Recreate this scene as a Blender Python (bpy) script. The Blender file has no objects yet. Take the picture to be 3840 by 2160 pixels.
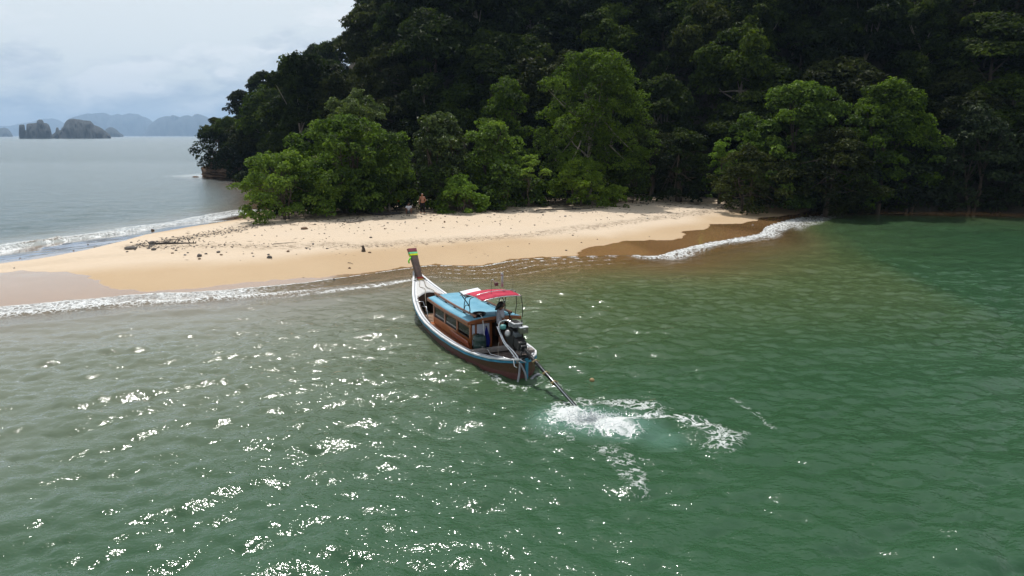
import bpy, bmesh, math, random
import numpy as np
from mathutils import Vector, Matrix
random.seed(7); rng = np.random.default_rng(7)
sc = bpy.context.scene
COL = sc.collection
R = math.radians

# ------------------------------------------------------------------ camera, sky, sun, exposure
F = 2742.0; CAMH = 7.8; PITCH = math.atan((1080 - 508) / F)
SUN_EL, SUN_AZ = 63.0, 17.0           # degrees; azimuth measured from +Y towards -X
cam = bpy.data.objects.new('camera', bpy.data.cameras.new('camera'))
COL.objects.link(cam); sc.camera = cam
cam.location = (0, 0, CAMH); cam.rotation_euler = (R(90) - PITCH, 0, 0)
cam.data.sensor_width = 36; cam.data.lens = 36 * F / 3840
cam.data.clip_start = 0.1; cam.data.clip_end = 60000
sc.render.resolution_x, sc.render.resolution_y = 1024, 576
sc.view_settings.view_transform = 'Standard'; sc.view_settings.look = 'None'
sc.view_settings.exposure = -0.05; sc.view_settings.gamma = 1; sc.view_settings.use_curve_mapping = False

sun = bpy.data.objects.new('sun', bpy.data.lights.new('sun', 'SUN')); COL.objects.link(sun)
sun.data.energy = 4.2; sun.data.angle = R(0.53); sun.data.color = (1.0, 0.97, 0.925)
sun.rotation_euler = (-R(90 - SUN_EL), 0, R(SUN_AZ)); sun.location = (-20, 60, 120)

world = bpy.data.worlds.new('World'); sc.world = world; world.use_nodes = True
def sky_world():
    nt = world.node_tree; N = nt.nodes; L = nt.links; N.clear()
    def nd(t, **k):
        n = N.new(t)
        for a, b in k.items(): setattr(n, a, b)
        return n
    out = nd('ShaderNodeOutputWorld'); bg = nd('ShaderNodeBackground')
    sky = nd('ShaderNodeTexSky', sky_type='NISHITA', sun_disc=False)
    sky.sun_elevation = R(SUN_EL); sky.sun_rotation = R(-SUN_AZ); sky.dust_density = 2.5; sky.air_density = 1.0
    tc = nd('ShaderNodeTexCoord'); sep = nd('ShaderNodeSeparateXYZ'); L.new(tc.outputs['Generated'], sep.inputs[0])
    # thin veil that thins out with height above the horizon
    veil = nd('ShaderNodeMapRange'); veil.inputs[1].default_value = 0.30; veil.inputs[2].default_value = 0.95
    veil.inputs[3].default_value = 0.92; veil.inputs[4].default_value = 0.30; L.new(sep.outputs[2], veil.inputs[0])
    mixv = nd('ShaderNodeMixRGB'); mixv.inputs[2].default_value = (8.8, 9.35, 9.5, 1)
    L.new(veil.outputs[0], mixv.inputs[0]); L.new(sky.outputs[0], mixv.inputs[1])
    # cumulus banks, flattened towards the horizon
    mp = nd('ShaderNodeMapping'); mp.inputs['Scale'].default_value = (1, 1, 2.6); mp.inputs['Location'].default_value = (3.1, 0.4, 0.0)
    L.new(tc.outputs['Generated'], mp.inputs[0])
    n1 = nd('ShaderNodeTexNoise'); n1.inputs['Scale'].default_value = 7.5; n1.inputs['Detail'].default_value = 9; n1.inputs['Roughness'].default_value = 0.56
    n1.inputs['Distortion'].default_value = 0.25
    L.new(mp.outputs[0], n1.inputs[0])
    low = nd('ShaderNodeMapRange'); low.inputs[1].default_value = 0.02; low.inputs[2].default_value = 0.17
    low.inputs[3].default_value = 0.20; low.inputs[4].default_value = -0.08; L.new(sep.outputs[2], low.inputs[0])
    add = nd('ShaderNodeMath', operation='ADD'); L.new(n1.outputs[0], add.inputs[0]); L.new(low.outputs[0], add.inputs[1])
    rmp = nd('ShaderNodeValToRGB'); rmp.color_ramp.elements[0].position = 0.52; rmp.color_ramp.elements[1].position = 0.66
    L.new(add.outputs[0], rmp.inputs[0])
    # cloud colour: bright tops, grey-blue undersides, taken from the same field sampled a little higher up
    mp2 = nd('ShaderNodeMapping'); mp2.inputs['Scale'].default_value = (1, 1, 2.6); mp2.inputs['Location'].default_value = (3.1, 0.4, 0.11)
    L.new(tc.outputs['Generated'], mp2.inputs[0])
    n2 = nd('ShaderNodeTexNoise'); n2.inputs['Scale'].default_value = 7.5; n2.inputs['Detail'].default_value = 9; n2.inputs['Roughness'].default_value = 0.56
    n2.inputs['Distortion'].default_value = 0.25
    L.new(mp2.outputs[0], n2.inputs[0])
    sub = nd('ShaderNodeMath', operation='SUBTRACT'); L.new(n1.outputs[0], sub.inputs[0]); L.new(n2.outputs[0], sub.inputs[1])
    cm = nd('ShaderNodeMapRange'); cm.inputs[1].default_value = -.07; cm.inputs[2].default_value = .09; L.new(sub.outputs[0], cm.inputs[0])
    cr = nd('ShaderNodeValToRGB'); L.new(cm.outputs[0], cr.inputs[0])
    cr.color_ramp.elements[0].position = -0.0; cr.color_ramp.elements[0].color = (0.50, 0.59, 0.69, 1)
    cr.color_ramp.elements[1].position = 1.0; cr.color_ramp.elements[1].color = (0.94, 0.97, 0.99, 1)
    sc10 = nd('ShaderNodeMixRGB', blend_type='MULTIPLY'); sc10.inputs[0].default_value = 1; sc10.inputs[2].default_value = (10, 10, 10, 1)
    L.new(cr.outputs[0], sc10.inputs[1])
    fac = nd('ShaderNodeMath', operation='MULTIPLY'); fac.inputs[1].default_value = 1.0; L.new(rmp.outputs[0], fac.inputs[0])
    mixc = nd('ShaderNodeMixRGB'); L.new(fac.outputs[0], mixc.inputs[0]); L.new(mixv.outputs[0], mixc.inputs[1]); L.new(sc10.outputs[0], mixc.inputs[2])
    L.new(mixc.outputs[0], bg.inputs[0]); bg.inputs[1].default_value = 0.1
    L.new(bg.outputs[0], out.inputs[0])
sky_world()
cy = sc.cycles
cy.use_denoising = True; cy.denoiser = 'OPENIMAGEDENOISE'
cy.use_adaptive_sampling = True; cy.adaptive_threshold = 0.018
cy.max_bounces = 6; cy.diffuse_bounces = 2; cy.glossy_bounces = 3; cy.transmission_bounces = 4
cy.transparent_max_bounces = 8; cy.volume_bounces = 0
cy.sample_clamp_indirect = 4.0; cy.caustics_reflective = False; cy.caustics_refractive = False

# ------------------------------------------------------------------ helpers
cP, sP = math.cos(PITCH), math.sin(PITCH)
def ray(px, py):
    a = (px - 1920) / F; b = (1080 - py) / F
    return np.array([a, cP + b * sP, -sP + b * cP])
def at(px, py, z=0.0):
    r = ray(px, py); return np.array([0, 0, CAMH]) + (z - CAMH) / r[2] * r
def atY(px, py, Y):
    r = ray(px, py); return np.array([0, 0, CAMH]) + r * (Y / r[1])
def proj(P):
    P = np.asarray(P, float); x, y, z = P[..., 0], P[..., 1], P[..., 2] - CAMH
    d = y * cP - z * sP
    return 1920 + F * x / d, 1080 - F * (y * sP + z * cP) / d
def ss(a, b, x):
    t = np.clip((x - a) / (b - a), 0, 1); return t * t * (3 - 2 * t)
def sdist(P, poly):
    """signed distance of points P (n,2) to a closed polygon, positive inside"""
    P = np.asarray(P, float); d = np.full(len(P), 1e9); ins = np.zeros(len(P), bool)
    n = len(poly)
    for i in range(n):
        a = np.array(poly[i]); b = np.array(poly[(i + 1) % n]); e = b - a
        w = P - a; t = np.clip((w @ e) / (e @ e), 0, 1)
        d = np.minimum(d, np.hypot(w[:, 0] - t * e[0], w[:, 1] - t * e[1]))
        c = ((a[1] > P[:, 1]) != (b[1] > P[:, 1]))
        xi = e[0] * (P[:, 1] - a[1]) / (e[1] if abs(e[1]) > 1e-9 else 1e-9) + a[0]
        ins ^= c & (P[:, 0] < xi)
    return np.where(ins, d, -d)
def pdist(P, line):
    P = np.asarray(P, float); d = np.full(len(P), 1e9)
    for a, b in zip(line[:-1], line[1:]):
        a = np.array(a); b = np.array(b); e = b - a; w = P - a; t = np.clip((w @ e) / (e @ e), 0, 1)
        d = np.minimum(d, np.hypot(w[:, 0] - t * e[0], w[:, 1] - t * e[1]))
    return d
def smooth_line(pts, n=6, closed=False):
    pts = [np.array(p, float) for p in pts]; out = []; m = len(pts)
    for i in range(m if closed else m - 1):
        g = (lambda k: pts[k % m]) if closed else (lambda k: pts[min(max(k, 0), m - 1)])
        p0, p1, p2, p3 = g(i - 1), g(i), g(i + 1), g(i + 2)
        for k in range(n):
            t = k / n
            out.append(0.5 * (2 * p1 + (p2 - p0) * t + (2 * p0 - 5 * p1 + 4 * p2 - p3) * t * t + (3 * p1 - p0 - 3 * p2 + p3) * t ** 3))
    if not closed: out.append(pts[-1])
    return out
_vn = np.random.default_rng(11).random((256, 256))
def vnoise(x, y):
    xi = np.floor(x).astype(int); yi = np.floor(y).astype(int); fx = x - xi; fy = y - yi
    fx = fx * fx * (3 - 2 * fx); fy = fy * fy * (3 - 2 * fy)
    g = lambda a, b: _vn[a & 255, b & 255]
    return (g(xi, yi) * (1 - fx) + g(xi + 1, yi) * fx) * (1 - fy) + (g(xi, yi + 1) * (1 - fx) + g(xi + 1, yi + 1) * fx) * fy
def fbm(x, y, o=4):
    s = 0; a = 0.5
    for i in range(o):
        s = s + a * vnoise(x + 17 * i, y + 31 * i); x = x * 2.03; y = y * 2.03; a *= 0.5
    return s / (1 - 0.5 ** o)
def vnoise3(P):
    return (vnoise(P[:, 0] + 5.2 * P[:, 2], P[:, 1] - 3.1 * P[:, 2]) + vnoise(P[:, 1] * 1.1 + 40, P[:, 2] + P[:, 0] * .3) + vnoise(P[:, 2] * 1.05 + 90, P[:, 0])) / 3

def tag(o, label=None, cat=None, group=None, kind=None):
    if label: o['label'] = label
    if cat: o['category'] = cat
    if group: o['group'] = group
    if kind: o['kind'] = kind
    return o
def link(name, me, mat=None, parent=None):
    o = bpy.data.objects.new(name, me); COL.objects.link(o)
    if mat is not None and me is not None and not me.materials: me.materials.append(mat)
    if parent is not None: o.parent = parent
    return o
def thing(name, label, cat, loc=(0, 0, 0), rz=0, group=None):
    o = bpy.data.objects.new(name, None); COL.objects.link(o); o.empty_display_size = 0.2
    o.location = loc; o.rotation_euler = (0, 0, rz)
    return tag(o, label, cat, group)
def npmesh(name, V, Fc, smooth=True, attrs=None):
    """V (n,3); Fc (m,k) uniform faces"""
    me = bpy.data.meshes.new(name); V = np.asarray(V, np.float32); Fc = np.asarray(Fc, np.int32)
    m, k = Fc.shape
    me.vertices.add(len(V)); me.vertices.foreach_set('co', V.ravel())
    me.loops.add(m * k); me.loops.foreach_set('vertex_index', Fc.ravel())
    me.polygons.add(m); me.polygons.foreach_set('loop_start', np.arange(0, m * k, k, dtype=np.int32))
    me.polygons.foreach_set('loop_total', np.full(m, k, np.int32))
    me.polygons.foreach_set('use_smooth', np.full(m, smooth, bool))
    for an, av in (attrs or {}).items():
        a = me.attributes.new(an, 'FLOAT', 'POINT'); a.data.foreach_set('value', np.asarray(av, np.float32).ravel())
    me.update(calc_edges=True); me.validate(); return me
def grid_faces(nx, ny):
    i, j = np.meshgrid(np.arange(nx - 1), np.arange(ny - 1), indexing='ij'); a = (i * ny + j).ravel()
    return np.stack([a, a + ny, a + ny + 1, a + 1], 1)

class MB:
    """collects boxes, tubes and lathes into ONE mesh"""
    def __init__(s): s.v = []; s.f = []; s.sm = []
    def add(s, vs, fs, smooth=False):
        b = len(s.v); s.v += [tuple(map(float, p)) for p in vs]; s.f += [[b + i for i in f] for f in fs]; s.sm += [smooth] * len(fs); return s
    def box(s, c, d, rot=None, taper=1.0):
        hx, hy, hz = d[0] / 2, d[1] / 2, d[2] / 2
        P = [Vector((x * hx * (taper if z > 0 else 1), y * hy * (taper if z > 0 else 1), z * hz)) for z in (-1, 1) for y in (-1, 1) for x in (-1, 1)]
        if rot is not None:
            M = Matrix.Rotation(rot[2], 3, 'Z') @ Matrix.Rotation(rot[1], 3, 'Y') @ Matrix.Rotation(rot[0], 3, 'X'); P = [M @ p for p in P]
        return s.add([p + Vector(c) for p in P], [[0, 2, 3, 1], [4, 5, 7, 6], [0, 1, 5, 4], [2, 6, 7, 3], [0, 4, 6, 2], [1, 3, 7, 5]])
    def tube(s, pts, r, n=8, cap=True):
        pts = [Vector(p) for p in pts]; m = len(pts)
        rs = [r] * m if not hasattr(r, '__len__') else list(r)
        rings = []; up = None
        for i, p in enumerate(pts):
            d = (pts[min(i + 1, m - 1)] - pts[max(i - 1, 0)]).normalized()
            if up is None: up = d.orthogonal().normalized()
            x = (up - d * up.dot(d)); x = x.normalized() if x.length > 1e-6 else d.orthogonal().normalized(); up = x; y = d.cross(x)
            rings.append([p + (x * math.cos(2 * math.pi * k / n) + y * math.sin(2 * math.pi * k / n)) * rs[i] for k in range(n)])
        fs = [[i * n + k, i * n + (k + 1) % n, (i + 1) * n + (k + 1) % n, (i + 1) * n + k] for i in range(m - 1) for k in range(n)]
        if cap: fs += [list(range(n))[::-1], [(m - 1) * n + k for k in range(n)]]
        return s.add([q for g in rings for q in g], fs, True)
    def lathe(s, prof, c=(0, 0, 0), n=16, axis=None):
        M = Vector((0, 0, 1)).rotation_difference(Vector(axis)).to_matrix() if axis is not None else Matrix.Identity(3)
        vs = [Vector(c) + M @ Vector((r * math.cos(2 * math.pi * k / n), r * math.sin(2 * math.pi * k / n), z)) for r, z in prof for k in range(n)]
        fs = [[i * n + k, i * n + (k + 1) % n, (i + 1) * n + (k + 1) % n, (i + 1) * n + k] for i in range(len(prof) - 1) for k in range(n)]
        fs += [list(range(n))[::-1], [(len(prof) - 1) * n + k for k in range(n)]]
        return s.add(vs, fs, True)
    def loft(s, rows, closed=False, smooth=True):
        m = len(rows); n = len(rows[0])
        fs = [[i * n + k, i * n + (k + 1) % n, (i + 1) * n + (k + 1) % n, (i + 1) * n + k] for i in range(m - 1) for k in range(n if closed else n - 1)]
        return s.add([q for r in rows for q in r], fs, smooth)
    def mesh(s, name):
        me = bpy.data.meshes.new(name); me.from_pydata(s.v, [], s.f); me.polygons.foreach_set('use_smooth', s.sm); me.update(); return me
    def build(s, name, mat, parent=None, bevel=0):
        o = link(name, s.mesh(name), mat, parent)
        if bevel:
            b = o.modifiers.new('b', 'BEVEL'); b.width = bevel; b.segments = 2; b.limit_method = 'ANGLE'; b.angle_limit = R(50)
        return o

# ---- materials
class NT:
    def __init__(s, name):
        s.m = bpy.data.materials.new(name); s.m.use_nodes = True; s.t = s.m.node_tree; s.t.nodes.clear()
        s.out = s.n('ShaderNodeOutputMaterial')
    def n(s, t, ins=None, **k):
        x = s.t.nodes.new(t)
        for a, b in k.items(): setattr(x, a, b)
        for a, b in (ins or {}).items(): s.set(x.inputs[a], b)
        return x
    def set(s, i, b):
        if isinstance(b, bpy.types.NodeSocket): s.t.links.new(b, i)
        elif hasattr(b, 'outputs'): s.t.links.new(b.outputs[0], i)
        elif isinstance(b, (tuple, list)) and len(b) == 3 and i.type == 'RGBA': i.default_value = (*b, 1)
        else: i.default_value = b
    def math(s, op, a, b=0.0, c=0.0, clamp=False):
        return s.n('ShaderNodeMath', {0: a, 1: b, 2: c}, operation=op, use_clamp=clamp).outputs[0]
    def mix(s, f, a, b, bt='MIX'):
        return s.n('ShaderNodeMixRGB', {0: f, 1: a, 2: b}, blend_type=bt).outputs[0]
    def rng(s, v, a, b, c=0.0, d=1.0, sm=True):
        return s.n('ShaderNodeMapRange', {0: v, 1: a, 2: b, 3: c, 4: d}, interpolation_type='SMOOTHSTEP' if sm else 'LINEAR').outputs[0]
    def attr(s, a): return s.n('ShaderNodeAttribute', attribute_name=a).outputs['Fac']
    def pos(s, scale=None, obj=False):
        v = s.n('ShaderNodeTexCoord').outputs['Object'] if obj else s.n('ShaderNodeNewGeometry').outputs['Position']
        return s.n('ShaderNodeMapping', {0: v, 3: scale}).outputs[0] if scale else v
    def noise(s, v, scale, detail=4, rough=.5, dist=0.0):
        return s.n('ShaderNodeTexNoise', {0: v, 'Scale': scale, 'Detail': detail, 'Roughness': rough, 'Distortion': dist}).outputs[0]
    def bump(s, h, dist, strength=1.0, nrm=None):
        x = s.n('ShaderNodeBump', {'Height': h, 'Distance': dist, 'Strength': strength})
        if nrm is not None: s.set(x.inputs['Normal'], nrm)
        return x.outputs[0]
    def done(s, sh, vol=False):
        s.t.links.new(sh if isinstance(sh, bpy.types.NodeSocket) else sh.outputs[0], s.out.inputs[1 if vol else 0]); return s.m
def mat(name, col, rough=.6, metal=0, var=.25, scale=6.0, bump=.003, spec=.5, coat=0, stretch=None, col2=None):
    """painted / wood / metal: colour broken up by two noise layers, roughness varied, fine relief"""
    t = NT(name); p = t.pos(stretch, obj=True)
    a = t.noise(p, scale, 6, .6); b = t.noise(p, scale * 7, 3, .6)
    k = t.math('ADD', t.math('MULTIPLY', a, .65), t.math('MULTIPLY', b, .35))
    k = t.rng(k, .3, .7)
    lo = tuple(c * (1 - var) for c in col); hi = col2 or tuple(min(1, c * (1 + var)) for c in col)
    c = t.mix(k, lo, hi)
    bs = t.n('ShaderNodeBsdfPrincipled', {'Base Color': c, 'Roughness': t.rng(k, 0, 1, max(.03, rough - .1), min(1, rough + .1)), 'Metallic': metal, 'Specular IOR Level': spec, 'Coat Weight': coat})
    if bump: t.set(bs.inputs['Normal'], t.bump(k, bump))
    return t.done(bs)

# ------------------------------------------------------------------ land outline (world metres, z = 0 waterline)
BAY = [(0, 1150), (262, 1127), (524, 1103), (760, 1092), (1077, 1066), (1281, 1040), (1500, 1009), (1634, 995), (1778, 1000), (1853, 990), (1940, 974),
       (2101, 965), (2347, 955), (2457, 960), (2554, 932), (2674, 906), (2842, 877), (2870, 850), (2963, 822), (3035, 809), (3155, 799)]
SEA = [(990, 789), (873, 809), (757, 834), (582, 855), (442, 880), (291, 899), (130, 922), (0, 949)]
bay = [tuple(at(*p)[:2]) for p in BAY]; seas = [tuple(at(*p)[:2]) for p in SEA]
bay_s = [tuple(p) for p in smooth_line(bay, 3)]
LAND = bay_s + [(40, 74.2), (50, 72.5), (75, 70.5), (110, 69), (160, 120), (140, 200), (0, 260), (-40, 200), (-58, 160), (-61, 147), (-53, 138), (-42, 117), (-33, 97), (-28, 84)] \
    + seas + [(-38, 40), (-41, 32), (-33, 29.5)]
def sand_h(x, y, sd=None):
    x = np.atleast_1d(np.asarray(x, float)); y = np.atleast_1d(np.asarray(y, float))
    if sd is None: sd = sdist(np.stack([x, y], 1), LAND)
    up = 1.45 * (1 - np.exp(-np.maximum(sd, 0) / 12.0))
    dn = -np.minimum((0.085 + .22 * ss(20, 31, x)) * np.abs(sd), 1.2 + .05 * np.abs(sd)); dn = np.maximum(dn, -4.0)
    n = (fbm(x * .22, y * .22, 3) - .5) * .25 * ss(3, 14, sd) + (fbm(x * .9 + 9, y * .9, 3) - .5) * .07 * ss(2, 9, sd)
    # low scarp left by the last tide
    n = n + .07 * ss(-.25, .25, sd - 7.2 - 1.2 * np.sin(x * .23) - 1.6 * fbm(x * .3, y * .3, 2))
    return np.where(sd > 0, up, dn) + n
def hit(px, py):
    """where the sight line of a spot on the beach meets the sand"""
    z = .5
    for _ in range(12):
        p = at(px, py, z); z = float(sand_h(p[0], p[1])[0])
    return np.array([p[0], p[1], z])

DRYB = [(0, 1022), (116, 1016), (280, 1024), (349, 1042), (384, 1065), (437, 1083), (571, 1091), (757, 1077), (990, 1052), (1106, 1045), (1281, 1032), (1500, 1004), (1634, 991), (1778, 996), (1853, 985),
        (1940, 969), (2060, 962), (2159, 958), (2178, 937), (2289, 913), (2409, 901), (2520, 899), (2568, 884), (2561, 868), (2655, 856), (2660, 841), (2756, 839), (2833, 827), (2857, 815), (2987, 803), (3080, 796)]
DRYS = [(990, 790), (932, 811), (815, 835), (582, 873), (407, 917), (204, 960), (0, 990)]
def wl(p, z): return tuple(at(p[0], p[1], z)[:2])
def rip(pts):
    out = []
    for i, p in enumerate(smooth_line(pts, 4)):
        out.append((p[0] + .18 * math.sin(i * 1.7) * math.sin(i * .37), p[1] + .25 * math.sin(i * 2.3 + 1) * math.sin(i * .61)))
    return out
dryb = rip([tuple(hit(*p)[:2]) for p in DRYB]); drys = [tuple(p) for p in smooth_line([tuple(hit(*p)[:2]) for p in DRYS], 4)]
DRY = dryb + [(40, 78), (110, 76), (150, 190), (0, 255), (-50, 170), (-56, 146), (-40, 119), (-31, 98), (-26, 84)] + drys + [(-33, 40), (-33.5, 38), (-31, 38)]

# ------------------------------------------------------------------ sand
def sand_material():
    t = NT('sand'); P = t.pos()
    sdD = t.attr('dry'); sdW = t.attr('shore')
    edge = t.math('ADD', sdD, t.math('MULTIPLY', t.math('SUBTRACT', t.noise(P, 2.2, 4, .6), .5), .35))
    wet = t.rng(edge, -.10, .06, 1, 0)
    big = t.noise(P, .16, 4, .55); fine = t.noise(P, 9, 6, .7); grain = t.noise(P, 60, 2, .7)
    upper = t.rng(t.math('ADD', sdW, t.math('MULTIPLY', big, 3.0)), 5.5, 8.6)
    c = t.mix(upper, (.465, .335, .205), (.62, .51, .39))
    c = t.mix(t.math('MULTIPLY', t.rng(fine, .35, .75), .22), c, (.36, .27, .18))
    c = t.mix(t.math('MULTIPLY', t.rng(big, .3, .7), .25), c, (.56, .43, .285))
    c = t.mix(t.math('MULTIPLY', grain, .18), c, (.28, .22, .16))
    # litter-stained strip under the trees, its dark colour also deepening their shade
    litter_shade = t.math('MULTIPLY', t.rng(t.attr('litter'), .1, .7), t.rng(t.noise(P, 1.6, 5, .65), .33, .55))
    c = t.mix(t.math('MULTIPLY', litter_shade, .85), c, (.115, .09, .065))
    wr = t.math('MULTIPLY', t.rng(t.math('ADD', t.attr('wrack'), t.math('MULTIPLY', t.math('SUBTRACT', t.noise(P, .9, 4, .6), .5), 1.6)), .15, 1.1, 1, 0), t.rng(t.noise(P, 3.2, 5, .7), .40, .62))
    c = t.mix(t.math('MULTIPLY', wr, .62), c, (.20, .15, .10))
    wetc = t.mix(t.rng(big, .3, .7), (.295, .160, .066), (.335, .188, .082))
    c = t.mix(wet, c, wetc)
    film = t.math('MULTIPLY', wet, t.rng(t.noise(P, .35, 3, .5), .2, .8, .93, 1.0))
    rough = t.rng(film, 0, 1,   .95, .09, sm=False)
    hgt = t.math('ADD', t.math('MULTIPLY', fine, .6), t.math('MULTIPLY', t.noise(P, 2.2, 4, .6), .8))
    foot = t.n('ShaderNodeTexVoronoi', {'Vector': P, 'Scale': 2.4, 'Randomness': 1.0}, feature='SMOOTH_F1').outputs['Distance']
    hgt = t.math('ADD', hgt, t.math('MULTIPLY', t.math('MULTIPLY', foot, upper), 1.2))
    bs = t.n('ShaderNodeBsdfPrincipled', {'Base Color': c, 'Roughness': rough, 'Specular IOR Level': t.rng(wet, 0, 1, .08, .7), 'Coat Weight': wet, 'Coat Roughness': .05, 'Coat IOR': 1.45})
    t.set(bs.inputs['Normal'], t.n('ShaderNodeBump', {'Height': hgt, 'Distance': .035, 'Strength': t.rng(wet, 0, 1, .8, .012)}).outputs[0])
    return t.done(bs)
def make_sand():
    xs = np.concatenate([np.arange(-80, -42, .6), np.arange(-42, 34, .27), np.arange(34, 80, .6)]); ys = np.concatenate([np.arange(24, 80, .27), np.arange(80, 160, .8)])
    X, Y = np.meshgrid(xs, ys, indexing='ij'); P = np.stack([X.ravel(), Y.ravel()], 1)
    sd = sdist(P, LAND); dry = sdist(P, DRY); Z = sand_h(P[:, 0], P[:, 1], sd)
    tl = pdist(P, TREELINE); litter_shade = 1 - ss(.2, 3.0, tl); litter_shade = np.where(sdist(P, TREEBACK) > 0, 1, litter_shade)
    me = npmesh('beach', np.stack([P[:, 0], P[:, 1], Z], 1), grid_faces(len(xs), len(ys)), True, {'dry': dry, 'shore': sd, 'litter': litter_shade, 'wrack': np.minimum(pdist(P, WRACK1) - .5, pdist(P, WRACK2))})
    o = link('beach', me, sand_material()); return tag(o, kind='structure')
TREELINE = [tuple(hit(*p)[:2]) for p in [(930, 812), (1080, 818), (1300, 806), (1480, 796), (1600, 792), (1750, 775), (1900, 768), (2100, 770), (2300, 752), (2450, 738), (2700, 738), (2900, 755), (3050, 775), (3200, 788)]]
TREEBACK = TREELINE + [(60, 85), (20, 120), (-20, 110), (-24, 80)]
WRACK1 = [tuple(hit(*p)[:2]) for p in [(520, 922), (580, 914), (690, 894), (800, 876), (880, 862), (960, 842)]]
WRACK2 = [tuple(hit(*p)[:2]) for p in [(560, 926), (760, 922), (1000, 925), (1200, 913), (1350, 922), (1560, 908), (1800, 893), (2000, 880), (2200, 853), (2400, 828), (2560, 806), (2660, 792)]]
make_sand()

# ------------------------------------------------------------------ sea
def ocean(N, Lp, wd, peak, short, seed, rms):
    g = np.random.default_rng(seed); k1 = np.fft.fftfreq(N, Lp / N) * 2 * np.pi
    kx, ky = np.meshgrid(k1, k1, indexing='ij'); k = np.hypot(kx, ky); k[0, 0] = 1
    cosw = (kx * math.cos(wd) + ky * math.sin(wd)) / k
    kp = 2 * np.pi / peak
    Pk = np.exp(-1.25 * (kp / k) ** 4) / k ** 3.6 * (np.abs(cosw) ** 4 * np.where(cosw > 0, 1, .35) + .10) * np.exp(-(k * short) ** 2)
    Pk[0, 0] = 0
    h = (g.normal(size=(N, N)) + 1j * g.normal(size=(N, N))) * np.sqrt(Pk)
    H = np.fft.ifft2(h); s = rms / H.real.std()
    dx = np.fft.ifft2(-1j * kx / k * h); dy = np.fft.ifft2(-1j * ky / k * h)
    return H.real * s, dx.real * s, dy.real * s
def samp(G, Lp, x, y):
    N = G.shape[0]; a = x / Lp * N; b = y / Lp * N; i = np.floor(a).astype(int); j = np.floor(b).astype(int); fa = a - i; fb = b - j
    g = lambda p, q: G[p % N, q % N]
    return (g(i, j) * (1 - fa) + g(i + 1, j) * fa) * (1 - fb) + (g(i, j + 1) * (1 - fa) + g(i + 1, j + 1) * fa) * fb

HEAD = math.atan2(.903, -.43)                       # boat heading
SB = np.array([.464, 22.90, -.24]); AX = np.array([math.cos(HEAD), math.sin(HEAD), 0]); PT = np.array([-AX[1], AX[0], 0])
def BW(u, v, z): return SB + u * AX + v * PT + np.array([0, 0, z])

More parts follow.
